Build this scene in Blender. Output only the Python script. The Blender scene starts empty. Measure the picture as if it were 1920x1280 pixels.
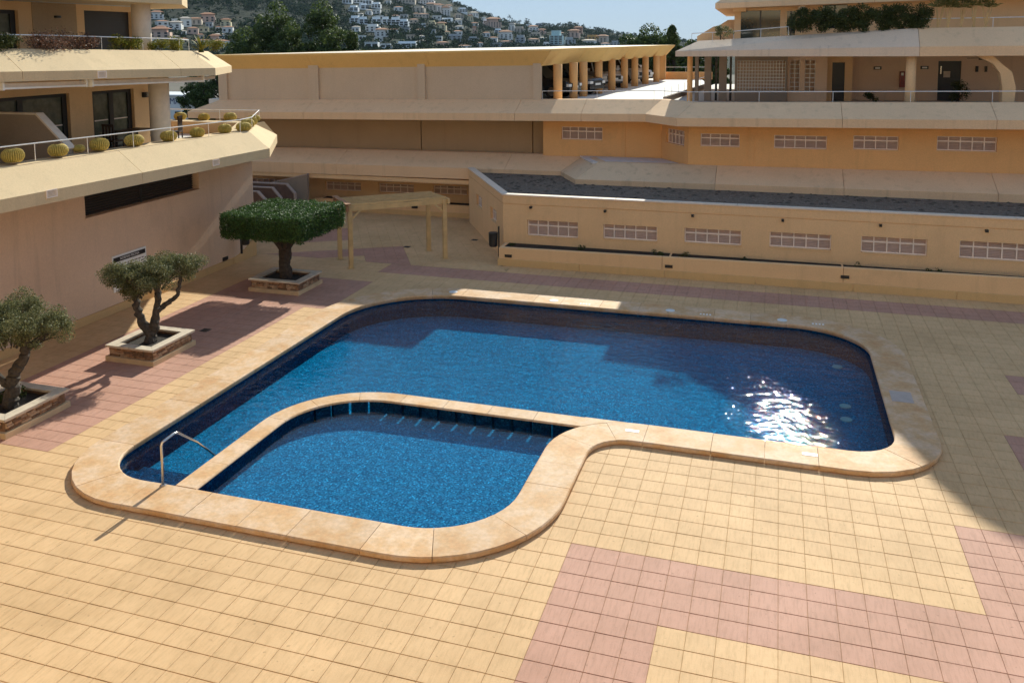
import bpy, math, random
import numpy as np
from mathutils import Vector, Matrix
from mathutils.geometry import tessellate_polygon
random.seed(7); RNG = np.random.default_rng(11)
scene = bpy.context.scene
COL = scene.collection
# ------------------------------------------------------------------ camera
CAM_POS = Vector((3.02497, -13.07173, 8.12138))
ROT = ((0.950097, 0.311801, -0.00982), (0.022793, -0.100781, -0.994648), (-0.311122, 0.944787, -0.102858))      # right, down, forward
cam_data = bpy.data.cameras.new('camera'); cam = bpy.data.objects.new('camera', cam_data); COL.objects.link(cam)
r0, r1, r2 = (Vector(v) for v in ROT)
cam.matrix_world = Matrix(((r0.x, -r1.x, -r2.x, CAM_POS.x), (r0.y, -r1.y, -r2.y, CAM_POS.y), (r0.z, -r1.z, -r2.z, CAM_POS.z), (0, 0, 0, 1)))
cam_data.sensor_width = 36.0; cam_data.lens = 1625.697 / 1920 * 36
cam_data.shift_x = (960 - 923.82) / 1920; cam_data.shift_y = (247.17 - 640) / 1920
cam_data.clip_start = 0.1; cam_data.clip_end = 5000
scene.camera = cam
# ------------------------------------------------------------------ light
SUN_EL, SUN_AZ = math.radians(29.0), math.radians(1.0)      # azimuth from +Y towards +X
SUN = Vector((math.sin(SUN_AZ) * math.cos(SUN_EL), math.cos(SUN_AZ) * math.cos(SUN_EL), math.sin(SUN_EL)))
world = bpy.data.worlds.new('World'); scene.world = world; world.use_nodes = True
wn = world.node_tree; wn.nodes.clear()
sky = wn.nodes.new('ShaderNodeTexSky'); sky.sky_type = 'NISHITA'; sky.sun_disc = False
sky.sun_elevation = SUN_EL; sky.sun_rotation = SUN_AZ
sky.air_density = 1.0; sky.dust_density = 0.0; sky.ozone_density = 3.0; sky.altitude = 50
bg = wn.nodes.new('ShaderNodeBackground'); bg.inputs['Strength'].default_value = 0.15
wo = wn.nodes.new('ShaderNodeOutputWorld')
gm = wn.nodes.new('ShaderNodeGamma'); gm.inputs['Gamma'].default_value = 0.24; wn.links.new(sky.outputs[0], gm.inputs[0])      # milder contrast between the sunward and the far sky
ti = wn.nodes.new('ShaderNodeMix'); ti.data_type = 'RGBA'; ti.blend_type = 'MULTIPLY'; ti.inputs['Factor'].default_value = 1.0; ti.inputs['B'].default_value = (0.57, 0.72, 0.91, 1); wn.links.new(gm.outputs[0], ti.inputs['A'])
wn.links.new(ti.outputs['Result'], bg.inputs[0]); wn.links.new(bg.outputs[0], wo.inputs[0])
sd = bpy.data.lights.new('sun', 'SUN'); sd.energy = 2.0; sd.angle = math.radians(0.53); sd.color = (0.98, 0.96, 0.83)
sun = bpy.data.objects.new('sun', sd); COL.objects.link(sun); sun.rotation_euler = SUN.to_track_quat('Z', 'Y').to_euler(); sun.location = (0, 40, 60)
scene.view_settings.view_transform = 'Standard'; scene.view_settings.look = 'None'
scene.view_settings.exposure = 1.75; scene.view_settings.gamma = 1.0; scene.view_settings.use_curve_mapping = False
scene.render.engine = 'CYCLES'
cy = scene.cycles
cy.max_bounces = 10; cy.diffuse_bounces = 7; cy.glossy_bounces = 3; cy.transmission_bounces = 4; cy.transparent_max_bounces = 12
cy.use_denoising = True; cy.sample_clamp_indirect = 6.0; cy.caustics_reflective = False; cy.caustics_refractive = False

# ------------------------------------------------------------------ helpers
W = {}
def tag(o, label=None, cat=None, group=None, kind=None):
    if label: o['label'] = label
    if cat: o['category'] = cat
    if group: o['group'] = group
    if kind: o['kind'] = kind
    return o
def thing(name, label, cat, loc=(0, 0, 0), group=None, rotz=0.0, kind=None):
    o = bpy.data.objects.new(name, None); COL.objects.link(o); o.empty_display_size = 0.2
    o.location = loc; o.rotation_euler = (0, 0, rotz); W[o] = Vector(loc)
    return tag(o, label, cat, group, kind)
def link_mesh(name, me, parent=None, local=False):
    o = bpy.data.objects.new(name, me); COL.objects.link(o)
    if parent is not None:
        o.parent = parent
        if not local: o.location = -W.get(parent, Vector())
        W[o] = Vector() if not local else W.get(parent, Vector())
    else: W[o] = Vector()
    return o
def copy_tree(o, parent=None):
    c = o.copy(); COL.objects.link(c)
    if parent is not None: c.parent = parent
    for ch in list(o.children): copy_tree(ch, c)
    return c
class MB:
    def __init__(s): s.v = []; s.f = []; s.m = []
    def add(s, vs, fs, m=0):
        b = len(s.v); s.v += [tuple(p) for p in vs]; s.f += [tuple(b + i for i in f) for f in fs]; s.m += [m] * len(fs)
    def poly(s, pts, m=0): s.add(pts, [tuple(range(len(pts)))], m)
    def box(s, x0, y0, z0, x1, y1, z1, m=0):
        x0, x1 = min(x0, x1), max(x0, x1); y0, y1 = min(y0, y1), max(y0, y1); z0, z1 = min(z0, z1), max(z0, z1)
        s.add([(x0,y0,z0),(x1,y0,z0),(x1,y1,z0),(x0,y1,z0),(x0,y0,z1),(x1,y0,z1),(x1,y1,z1),(x0,y1,z1)],
              [(0,3,2,1),(4,5,6,7),(0,1,5,4),(1,2,6,5),(2,3,7,6),(3,0,4,7)], m)
    def obox(s, p, q, wdt, h, m=0, up=Vector((0, 0, 1))):
        """bar from p to q, width wdt across, height h along up, centred"""
        p, q = Vector(p), Vector(q); d = (q - p).normalized(); sd_ = d.cross(up)
        if sd_.length < 1e-4: sd_ = d.cross(Vector((0, 1, 0)))
        sd_.normalize(); u = sd_.cross(d).normalized(); a = sd_ * wdt / 2; b = u * h / 2
        s.add([p-a-b, p+a-b, p+a+b, p-a+b, q-a-b, q+a-b, q+a+b, q-a+b], [(0,3,2,1),(4,5,6,7),(0,1,5,4),(1,2,6,5),(2,3,7,6),(3,0,4,7)], m)
    def prism(s, pts, z0, z1, m=0):
        n = len(pts); s.add([(x, y, z0) for x, y in pts] + [(x, y, z1) for x, y in pts],
            [tuple(range(n - 1, -1, -1)), tuple(range(n, 2 * n))] + [(i, (i + 1) % n, n + (i + 1) % n, n + i) for i in range(n)], m)
    def prism_axis(s, pts, a0, a1, axis, m=0):
        """pts: (u,z) polygon extruded along axis 'x' (u=y) or 'y' (u=x)"""
        n = len(pts)
        P = (lambda u, z, a: (a, u, z)) if axis == 'x' else (lambda u, z, a: (u, a, z))
        s.add([P(u, z, a0) for u, z in pts] + [P(u, z, a1) for u, z in pts],
            [tuple(range(n - 1, -1, -1)), tuple(range(n, 2 * n))] + [(i, (i + 1) % n, n + (i + 1) % n, n + i) for i in range(n)], m)
    def sweep(s, pts, offs, profs, m=0, caps=True):
        """pts [(x,y)], offs [(ox,oy)], profs: one closed profile [(d,z)] or one per point"""
        if not isinstance(profs[0][0], (list, tuple)): profs = [profs] * len(pts)
        k = len(profs[0]); vs = []; fs = []
        for (x, y), (ox, oy), pr in zip(pts, offs, profs):
            vs += [(x + ox * d, y + oy * d, z) for d, z in pr]
        for i in range(len(pts) - 1):
            for j in range(k):
                j2 = (j + 1) % k; fs.append((i*k + j, (i+1)*k + j, (i+1)*k + j2, i*k + j2))
        if caps: fs.append(tuple(range(k - 1, -1, -1))); fs.append(tuple((len(pts) - 1) * k + j for j in range(k)))
        s.add(vs, fs, m)
    def tube(s, pts, rad, n=8, m=0):
        pts = [Vector(p) for p in pts]; rad = rad if isinstance(rad, (list, tuple)) else [rad] * len(pts)
        vs = []; fs = []; ref = Vector((0.31, 0.2, 0.93)); a_prev = None
        for i, p in enumerate(pts):
            d = ((pts[i + 1] if i < len(pts) - 1 else p) - (pts[i - 1] if i > 0 else p)).normalized()
            a = a_prev - d * a_prev.dot(d) if a_prev is not None else d.cross(ref)
            if a.length < 1e-4: a = d.cross(Vector((1, 0, 0)))
            a.normalize(); a_prev = a; b = d.cross(a)
            vs += [p + (a * math.cos(2*math.pi*k/n) + b * math.sin(2*math.pi*k/n)) * rad[i] for k in range(n)]
        for i in range(len(pts) - 1):
            for k in range(n): fs.append((i*n + k, i*n + (k+1) % n, (i+1)*n + (k+1) % n, (i+1)*n + k))
        fs.append(tuple(range(n - 1, -1, -1))); fs.append(tuple((len(pts) - 1)*n + k for k in range(n)))
        s.add(vs, fs, m)
    def lathe(s, c, prof, n=16, m=0, flute=0.0):
        vs = []; fs = []; k = len(prof)
        for a in range(n):
            t = 2*math.pi*a/n; f = 1 - (flute if a % 2 else 0)
            vs += [(c[0] + r*f*math.cos(t), c[1] + r*f*math.sin(t), c[2] + z) for r, z in prof]
        for a in range(n):
            b = (a + 1) % n
            for j in range(k - 1): fs.append((a*k + j, b*k + j, b*k + j + 1, a*k + j + 1))
        fs.append(tuple(a*k for a in range(n - 1, -1, -1))); fs.append(tuple(a*k + k - 1 for a in range(n)))
        s.add(vs, fs, m)
    def mesh(s, name, mats, smooth=False):
        me = bpy.data.meshes.new(name); me.from_pydata(s.v, [], s.f)
        for mm in (mats if isinstance(mats, (list, tuple)) else [mats]): me.materials.append(mm)
        if any(s.m): me.polygons.foreach_set('material_index', s.m)
        if smooth: me.polygons.foreach_set('use_smooth', [len(f) == 4 for f in s.f])
        me.update(); return me
    def build(s, name, mats, parent=None, local=False, smooth=False):
        return link_mesh(name, s.mesh(name, mats, smooth), parent, local)
def fast_mesh(name, V, F, mats, fm=None):
    me = bpy.data.meshes.new(name); me.from_pydata(np.asarray(V, dtype=float), [], np.asarray(F, dtype=int))
    for mm in mats: me.materials.append(mm)
    if fm is not None: me.polygons.foreach_set('material_index', np.asarray(fm, dtype=np.int32))
    me.update(); return me
def mitre(pts):
    """offset directions towards the LEFT of travel"""
    out = []; n = len(pts)
    for i in range(n):
        def nrm(a, b):
            dx, dy = b[0]-a[0], b[1]-a[1]; l = math.hypot(dx, dy); return (-dy/l, dx/l)
        if i == 0: o = nrm(pts[0], pts[1])
        elif i == n - 1: o = nrm(pts[-2], pts[-1])
        else:
            a, b = nrm(pts[i-1], pts[i]), nrm(pts[i], pts[i+1]); sx, sy = a[0]+b[0], a[1]+b[1]
            dd = 1 + a[0]*b[0] + a[1]*b[1]; o = (sx/dd, sy/dd)
        out.append(o)
    return out
def cut_path(pts, offs, profs, s0, s1):
    """part of a polyline between arclengths"""
    acc = 0; P = []; O = []; Q = []
    def lerp(a, b, t): return tuple(x + (y - x)*t for x, y in zip(a, b))
    for i in range(len(pts) - 1):
        a, b = pts[i], pts[i+1]; l = math.hypot(b[0]-a[0], b[1]-a[1]); n = (-(b[1]-a[1])/l, (b[0]-a[0])/l)
        def at(s):
            t = (s - acc)/l
            o = offs[i] if abs(s - acc) < .05 else offs[i+1] if abs(acc + l - s) < .05 else n
            # keep the mitre for vertices only; a cut across a panel is square
            return lerp(a, b, t), o, [lerp(p, q, t) for p, q in zip(profs[i], profs[i+1])]
        if s1 > acc and s0 < acc + l:
            lo, hi = max(s0, acc), min(s1, acc + l)
            for s_ in ((lo, hi)):
                p, o, q = at(s_)
                if not P or math.hypot(p[0]-P[-1][0], p[1]-P[-1][1]) > 1e-6: P.append(p); O.append(o); Q.append(q)
        acc += l
    return P, O, Q
def path_len(pts): return sum(math.hypot(b[0]-a[0], b[1]-a[1]) for a, b in zip(pts, pts[1:]))
def panels(parent, name, pts, prof, mat_, cuts, dz=None, gap=0.014):
    """swept fascia built as separate panels between the cut arclengths"""
    offs = mitre(pts); profs = [[(d, z + (dz(x, y) if dz else 0)) for d, z in (prof[i] if isinstance(prof[0][0], (list, tuple)) else prof)] for i, (x, y) in enumerate(pts)]
    L = path_len(pts); c = [0] + [s for s in cuts if 0.2 < s < L - 0.2] + [L]; out = []
    for a, b in zip(c, c[1:]):
        P, O, Q = cut_path(pts, offs, profs, a + (gap/2 if a > 0 else 0), b - (gap/2 if b < L else 0))
        mb = MB(); mb.sweep(P, O, Q); out.append(mb.build(name, mat_, parent))
    return out
def round_path(corners, closed=True, step=0.22):
    """corners [(x,y,r)] -> list of (x,y,nx,ny,s); normal points LEFT of travel"""
    n = len(corners); out = []
    rng = range(n) if closed else range(1, n - 1)
    segs = []
    if not closed: segs.append(('p', corners[0][:2]))
    for i in rng:
        p0, p1, p2 = corners[i-1], corners[i], corners[(i+1) % n]
        a = Vector((p0[0]-p1[0], p0[1]-p1[1])).normalized(); b = Vector((p2[0]-p1[0], p2[1]-p1[1])).normalized()
        ang = a.angle(b); r = p1[2]; t = r / math.tan(ang/2)
        c = Vector(p1[:2]) + (a + b).normalized() * (r / math.sin(ang/2))
        s_, e_ = Vector(p1[:2]) + a*t, Vector(p1[:2]) + b*t
        a0 = math.atan2(*(s_ - c).yx); a1 = math.atan2(*(e_ - c).yx); da = (a1 - a0 + math.pi) % (2*math.pi) - math.pi
        k = max(4, int(abs(da)*r/step) + 1)
        segs.append(('a', [tuple(c + Vector((math.cos(a0 + da*j/k), math.sin(a0 + da*j/k)))*r) for j in range(k + 1)],
                     [(lambda th, s=(1 if da > 0 else -1): (-math.cos(th)*s, -math.sin(th)*s))(a0 + da*j/k) for j in range(k + 1)]))
    if not closed: segs.append(('p', corners[-1][:2]))
    P = []; N = []
    for sg in segs:
        if sg[0] == 'a': P += sg[1]; N += sg[2]
        else: P.append(tuple(sg[1])); N.append(None)
    for i in range(len(P)):
        if N[i] is None:
            j = i + 1 if i == 0 else i; d = Vector(P[j]) - Vector(P[j-1]); d.normalize(); N[i] = (-d.y, d.x)
    if closed: P.append(P[0]); N.append(N[0])
    return P, N
def sub_path(P, N, s0, s1, maxstep=99):
    acc = 0; A = []; B = []
    for i in range(len(P) - 1):
        a, b = Vector(P[i]), Vector(P[i+1]); l = (b - a).length
        if l < 1e-7: continue
        if s1 > acc and s0 < acc + l:
            for s_ in (max(s0, acc), min(s1, acc + l)):
                t = (s_ - acc)/l; p = a.lerp(b, t); n = Vector(N[i]).lerp(Vector(N[i+1]), t).normalized()
                if not A or (Vector(A[-1]) - p).length > 1e-5: A.append(tuple(p)); B.append(tuple(n))
        acc += l
    return A, B
def inside(poly, X, Y):
    poly = np.asarray(poly); c = np.zeros(np.shape(X), bool); n = len(poly); j = n - 1
    for i in range(n):
        xi, yi = poly[i]; xj, yj = poly[j]
        with np.errstate(divide='ignore', invalid='ignore'):
            c ^= ((yi > Y) != (yj > Y)) & (X < (xj - xi)*(Y - yi)/(yj - yi + 1e-12) + xi)
        j = i
    return c
def fill_with_hole(outer, hole, z):
    loops = [[Vector((x, y, 0)) for x, y in outer]] + ([[Vector((x, y, 0)) for x, y in hole]] if hole else [])
    flat = [p for l in loops for p in l]; tris = tessellate_polygon(loops)
    mb = MB(); fs = []
    for t in tris:
        a, b, c = (flat[i] for i in t)
        fs.append(t if (b - a).cross(c - a).z > 0 else t[::-1])
    mb.add([(p.x, p.y, z) for p in flat], fs); return mb

# ------------------------------------------------------------------ materials
def nodes(name):
    m = bpy.data.materials.new(name); m.use_nodes = True; nt = m.node_tree; b = nt.nodes['Principled BSDF']
    return m, nt, b
def N_(nt, t, **kw):
    n = nt.nodes.new(t)
    for k, v in kw.items():
        if k in n.inputs: n.inputs[k].default_value = v
        else: setattr(n, k, v)
    return n
def pos_noise(nt, scale, detail=4.0, stretch=(1, 1, 1), rough=0.6):
    g = nt.nodes.new('ShaderNodeNewGeometry'); mp = nt.nodes.new('ShaderNodeMapping'); mp.inputs['Scale'].default_value = stretch
    nt.links.new(g.outputs['Position'], mp.inputs['Vector'])
    n = N_(nt, 'ShaderNodeTexNoise', Scale=scale, Detail=detail, Roughness=rough); nt.links.new(mp.outputs[0], n.inputs['Vector']); return n
def ramp(nt, src, stops):
    r = nt.nodes.new('ShaderNodeValToRGB'); e = r.color_ramp.elements
    while len(e) < len(stops): e.new(0.5)
    for el, (p, c) in zip(e, stops): el.position = p; el.color = (*c, 1) if len(c) == 3 else c
    nt.links.new(src, r.inputs[0]); return r
def mixc(nt, a, b, fac, mode='MIX'):
    n = nt.nodes.new('ShaderNodeMix'); n.data_type = 'RGBA'; n.blend_type = mode
    for sock, val in ((n.inputs['Factor'], fac), (n.inputs['A'], a), (n.inputs['B'], b)):
        if hasattr(val, 'is_output') or hasattr(val, 'links'): nt.links.new(val, sock)
        elif isinstance(val, (int, float)): sock.default_value = val
        else: sock.default_value = (*val, 1)
    return n.outputs['Result']
def bump(nt, b, h, strength, dist=0.02):
    n = N_(nt, 'ShaderNodeBump', Strength=strength, Distance=dist); nt.links.new(h, n.inputs['Height']); nt.links.new(n.outputs[0], b.inputs['Normal'])
def mul(c, k): return tuple(min(1, x*k) for x in c)
def flat(name, col, rough=0.6, metal=0.0, var=0.08, scale=6.0, bmp=0.0, spec=0.5):
    m, nt, b = nodes(name); b.inputs['Roughness'].default_value = rough; b.inputs['Metallic'].default_value = metal
    b.inputs['Specular IOR Level'].default_value = spec
    n = pos_noise(nt, scale)
    r = ramp(nt, n.outputs[0], [(0.3, mul(col, 1 - var)), (0.7, mul(col, 1 + var))]); nt.links.new(r.outputs[0], b.inputs['Base Color'])
    if bmp: bump(nt, b, pos_noise(nt, scale*8).outputs[0], bmp)
    return m
def stucco(name, col, streak=0.25, grain=0.35, stain=(0.22, 0.16, 0.09), stain_amt=0.2):
    m, nt, b = nodes(name); b.inputs['Roughness'].default_value = 0.9; b.inputs['Specular IOR Level'].default_value = 0.2
    big = pos_noise(nt, 0.7, 5); fine = pos_noise(nt, 26, 3); st = pos_noise(nt, 1.0, 5, (3.2, 3.2, 0.25))
    c = ramp(nt, big.outputs[0], [(0.3, mul(col, 0.95)), (0.72, mul(col, 1.04))]).outputs[0]
    f = ramp(nt, fine.outputs[0], [(0.35, (0.94, 0.94, 0.94)), (0.65, (1.04, 1.04, 1.04))]).outputs[0]
    c = mixc(nt, c, f, 1.0, 'MULTIPLY')
    sm = ramp(nt, st.outputs[0], [(0.55, (0, 0, 0)), (0.8, (streak, streak, streak))]).outputs[0]
    c = mixc(nt, c, mul(col, 0.6), sm)
    big2 = pos_noise(nt, 0.33, 6, rough=0.75)
    s2 = ramp(nt, big2.outputs[0], [(0.58, (0, 0, 0)), (0.75, (stain_amt,)*3)]).outputs[0]
    c = mixc(nt, c, stain, s2)
    nt.links.new(c, b.inputs['Base Color'])
    bump(nt, b, pos_noise(nt, 60, 2).outputs[0], grain, 0.01); return m
def tile_mat(name, col, dark):
    m, nt, b = nodes(name); b.inputs['Roughness'].default_value = 0.75; b.inputs['Specular IOR Level'].default_value = 0.3
    g = nt.nodes.new('ShaderNodeNewGeometry'); sc = N_(nt, 'ShaderNodeVectorMath', operation='SCALE'); sc.inputs['Scale'].default_value = 2.5
    nt.links.new(g.outputs['Position'], sc.inputs[0]); fl = N_(nt, 'ShaderNodeVectorMath', operation='FLOOR'); nt.links.new(sc.outputs[0], fl.inputs[0])
    sep = nt.nodes.new('ShaderNodeSeparateXYZ'); nt.links.new(fl.outputs[0], sep.inputs[0]); cmb = nt.nodes.new('ShaderNodeCombineXYZ')
    nt.links.new(sep.outputs[0], cmb.inputs[0]); nt.links.new(sep.outputs[1], cmb.inputs[1])
    wn_ = nt.nodes.new('ShaderNodeTexWhiteNoise'); wn_.noise_dimensions = '2D'; nt.links.new(cmb.outputs[0], wn_.inputs['Vector'])
    c = ramp(nt, wn_.outputs['Value'], [(0.0, mul(col, 0.965)), (0.5, col), (1.0, mul(col, 1.03))]).outputs[0]
    st = pos_noise(nt, 1.0, 5, (22, 3.0, 1), 0.7)
    s1 = ramp(nt, st.outputs[0], [(0.47, (0, 0, 0)), (0.75, (0.55,)*3)]).outputs[0]
    c = mixc(nt, c, dark, s1)
    # dirt gathered along tile edges
    fr = N_(nt, 'ShaderNodeVectorMath', operation='FRACTION'); nt.links.new(sc.outputs[0], fr.inputs[0])
    s_ = nt.nodes.new('ShaderNodeSeparateXYZ'); nt.links.new(fr.outputs[0], s_.inputs[0])
    def edge(o):
        a = N_(nt, 'ShaderNodeMath', operation='SUBTRACT'); a.inputs[1].default_value = 0.5; nt.links.new(o, a.inputs[0])
        ab = N_(nt, 'ShaderNodeMath', operation='ABSOLUTE'); nt.links.new(a.outputs[0], ab.inputs[0]); return ab.outputs[0]
    mx = N_(nt, 'ShaderNodeMath', operation='MAXIMUM'); nt.links.new(edge(s_.outputs[0]), mx.inputs[0]); nt.links.new(edge(s_.outputs[1]), mx.inputs[1])
    er = ramp(nt, mx.outputs[0], [(0.36, (0, 0, 0)), (0.5, (1, 1, 1))]).outputs[0]
    e2 = mixc(nt, er, ramp(nt, pos_noise(nt, 5, 5).outputs[0], [(0.42, (0, 0, 0)), (0.62, (0.32,)*3)]).outputs[0], 1.0, 'MULTIPLY')
    c = mixc(nt, c, dark, e2)
    sp = ramp(nt, pos_noise(nt, 13, 2, rough=0.4).outputs[0], [(0.70, (0, 0, 0)), (0.76, (0.5,)*3)]).outputs[0]; c = mixc(nt, c, mul(dark, 0.7), sp)      # specks of dirt
    bigs = ramp(nt, pos_noise(nt, 0.45, 6, rough=0.7).outputs[0], [(0.35, (0.86, 0.84, 0.80)), (0.62, (1.04,)*3)]).outputs[0]
    c = mixc(nt, c, bigs, 1.0, 'MULTIPLY')
    nt.links.new(c, b.inputs['Base Color']); bump(nt, b, pos_noise(nt, 40, 3).outputs[0], 0.2, 0.01); return m
M = {}
M['tile_yellow'] = tile_mat('tile_yellow', (0.65, 0.425, 0.225), (0.42, 0.262, 0.115))
M['tile_pink'] = tile_mat('tile_pink', (0.50, 0.275, 0.20), (0.30, 0.155, 0.10))
M['grout'] = flat('grout', (0.42, 0.28, 0.135), 0.95, var=0.25)
def coping_mat():
    m, nt, b = nodes('coping_stone'); b.inputs['Roughness'].default_value = 0.7; b.inputs['Specular IOR Level'].default_value = 0.3
    oi = nt.nodes.new('ShaderNodeObjectInfo')
    a = pos_noise(nt, 1.5, 6, rough=0.7); f = pos_noise(nt, 14, 4)
    c = ramp(nt, a.outputs[0], [(0.28, (0.56, 0.295, 0.125)), (0.45, (0.61, 0.385, 0.20)), (0.62, (0.68, 0.49, 0.33)), (0.8, (0.59, 0.33, 0.15))]).outputs[0]
    c = mixc(nt, c, ramp(nt, f.outputs[0], [(0.3, (0.86,)*3), (0.7, (1.08,)*3)]).outputs[0], 1.0, 'MULTIPLY')
    c = mixc(nt, c, ramp(nt, oi.outputs['Random'], [(0, (0.92, 0.9, 0.88)), (1, (1.05, 1.04, 1.03))]).outputs[0], 1.0, 'MULTIPLY')
    nt.links.new(c, b.inputs['Base Color']); bump(nt, b, f.outputs[0], 0.15, 0.01); return m
M['coping'] = coping_mat()
def mosaic(name, lo, hi, cell=0.03):
    m, nt, b = nodes(name); b.inputs['Roughness'].default_value = 0.8; b.inputs['Specular IOR Level'].default_value = 0.0
    g = nt.nodes.new('ShaderNodeNewGeometry'); sc = N_(nt, 'ShaderNodeVectorMath', operation='SCALE'); sc.inputs['Scale'].default_value = 1/cell
    nt.links.new(g.outputs['Position'], sc.inputs[0]); fl = N_(nt, 'ShaderNodeVectorMath', operation='FLOOR'); nt.links.new(sc.outputs[0], fl.inputs[0])
    wn_ = nt.nodes.new('ShaderNodeTexWhiteNoise'); wn_.noise_dimensions = '3D'; nt.links.new(fl.outputs[0], wn_.inputs['Vector'])
    mid = tuple((a + c)/2 for a, c in zip(lo, hi))
    c = ramp(nt, wn_.outputs['Value'], [(0, lo), (0.6, mid), (0.93, hi), (1.0, mul(hi, 1.7))]).outputs[0]
    c = mixc(nt, c, ramp(nt, pos_noise(nt, 7, 5, rough=0.8).outputs[0], [(0.3, (0.72,)*3), (0.7, (1.28,)*3)]).outputs[0], 1.0, 'MULTIPLY')
    nt.links.new(c, b.inputs['Base Color']); return m
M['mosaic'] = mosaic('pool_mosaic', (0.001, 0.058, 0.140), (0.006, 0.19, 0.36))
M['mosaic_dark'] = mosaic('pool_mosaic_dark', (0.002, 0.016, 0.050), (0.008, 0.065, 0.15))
M['mosaic_kid'] = mosaic('kid_mosaic', (0.003, 0.066, 0.16), (0.018, 0.20, 0.38))
M['strip_blue'] = flat('strip_blue', (0.14, 0.38, 0.60), 0.3)
def water_mat():
    m, nt, b = nodes('pool_water'); nt.nodes.remove(b); out = nt.nodes['Material Output']
    tr = nt.nodes.new('ShaderNodeBsdfTransparent'); tr.inputs[0].default_value = (0.80, 0.93, 0.97, 1)
    gl = nt.nodes.new('ShaderNodeBsdfGlossy'); gl.inputs['Roughness'].default_value = 0.015; gl.inputs['Color'].default_value = (1, 1, 1, 1)
    fr = N_(nt, 'ShaderNodeFresnel', IOR=1.27)
    w1 = pos_noise(nt, 2.2, 3, (1.0, 1.7, 1), 0.55); w2 = pos_noise(nt, 9, 3, (1.0, 1.5, 1), 0.6)
    ad = N_(nt, 'ShaderNodeMath', operation='MULTIPLY_ADD'); ad.inputs[1].default_value = 0.16; nt.links.new(w2.outputs[0], ad.inputs[0]); nt.links.new(w1.outputs[0], ad.inputs[2])
    # calmer and livelier patches
    bm = N_(nt, 'ShaderNodeBump', Strength=1.0, Distance=0.019); nt.links.new(ad.outputs[0], bm.inputs['Height'])
    nt.links.new(bm.outputs[0], gl.inputs['Normal']); nt.links.new(bm.outputs[0], fr.inputs['Normal'])
    mx = nt.nodes.new('ShaderNodeMixShader'); ge = nt.nodes.new('ShaderNodeNewGeometry'); iv = N_(nt, 'ShaderNodeMath', operation='SUBTRACT'); iv.inputs[0].default_value = 1.0; nt.links.new(ge.outputs['Backfacing'], iv.inputs[1])
    fm = N_(nt, 'ShaderNodeMath', operation='MULTIPLY'); nt.links.new(fr.outputs[0], fm.inputs[0]); nt.links.new(iv.outputs[0], fm.inputs[1])      # reflect only on the upper side
    nt.links.new(fm.outputs[0], mx.inputs[0]); nt.links.new(tr.outputs[0], mx.inputs[1]); nt.links.new(gl.outputs[0], mx.inputs[2])
    nt.links.new(mx.outputs[0], out.inputs['Surface']); return m
M['water'] = water_mat()
M['stucco_left'] = stucco('stucco_left', (0.73, 0.53, 0.38), 0.4)
M['stucco_tan'] = stucco('stucco_tan', (0.80, 0.53, 0.29), 0.25)
M['stucco_orange'] = stucco('stucco_orange', (0.80, 0.45, 0.19), 0.3)
M['fascia'] = stucco('fascia', (0.66, 0.50, 0.305), 0.3, 0.1)
M['fascia_back'] = stucco('fascia_back', (0.82, 0.555, 0.335), 0.5, 0.1)
M['fascia_stained'] = stucco('fascia_stained', (0.70, 0.51, 0.33), 0.75, 0.15, (0.32, 0.24, 0.15), 0.6)
M['fascia_skylit'] = stucco('fascia_skylit', (0.76, 0.58, 0.43), 0.7, 0.1)  # paler tone; sky light on the tower facet is put into the colour
M['roof_ochre'] = stucco('roof_ochre', (0.80, 0.53, 0.21), 0.3, 0.1)
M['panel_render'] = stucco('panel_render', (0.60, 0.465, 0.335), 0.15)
M['panel_shaded'] = stucco('panel_shaded', (0.44, 0.31, 0.19), 0.2)  # darker render tone that carries the shade of recessed walls
M['base_strip'] = stucco('base_strip', (0.66, 0.44, 0.21), 0.3)
M['white_stone'] = flat('white_stone', (0.70, 0.61, 0.51), 0.7)
M['parapet_cap'] = flat('parapet_cap', (0.74, 0.61, 0.49), 0.7)
M['stucco_cream'] = stucco('stucco_cream', (0.80, 0.64, 0.42), 0.2)
M['plinth'] = flat('plinth', (0.60, 0.44, 0.26), 0.75, var=0.12, scale=3)
M['concrete'] = flat('concrete', (0.55, 0.53, 0.50), 0.85, var=0.12, scale=1.5)
M['floor_bright'] = flat('floor_bright', (0.70, 0.68, 0.64), 0.85, var=0.08, scale=1.0)
M['louvre'] = flat('louvre', (0.84, 0.72, 0.63), 0.5)
M['louvre_slat'] = flat('louvre_slat', (0.60, 0.44, 0.37), 0.6)
M['louvre_back'] = flat('louvre_back', (0.20, 0.13, 0.10), 0.8)
M['rail'] = flat('rail', (0.75, 0.75, 0.76), 0.35, 0.3)
M['steel'] = flat('steel', (0.62, 0.60, 0.57), 0.22, 1.0, var=0.03)
M['black'] = flat('black', (0.015, 0.015, 0.016), 0.45)
M['dark_frame'] = flat('dark_frame', (0.02, 0.02, 0.021), 0.4)
M['dark_slat'] = flat('dark_slat', (0.045, 0.032, 0.022), 0.6)
M['white'] = flat('white', (0.80, 0.80, 0.78), 0.5, var=0.03)
M['soil'] = flat('soil', (0.030, 0.022, 0.016), 0.95, var=0.5, scale=30, bmp=0.8)
M['gravel'] = flat('gravel', (0.155, 0.122, 0.095), 0.95, var=0.45, scale=9, bmp=1.0)
M['pebble'] = flat('pebble', (0.19, 0.155, 0.125), 0.9, var=0.5, scale=4)
M['moss'] = flat('moss', (0.08, 0.066, 0.05), 0.95, var=0.4, scale=10)
M['wood'] = flat('pergola_wood', (0.58, 0.39, 0.18), 0.75, var=0.15, scale=3)
M['wood_red'] = flat('pergola_wood_red', (0.36, 0.18, 0.085), 0.75, var=0.2, scale=3)
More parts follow.
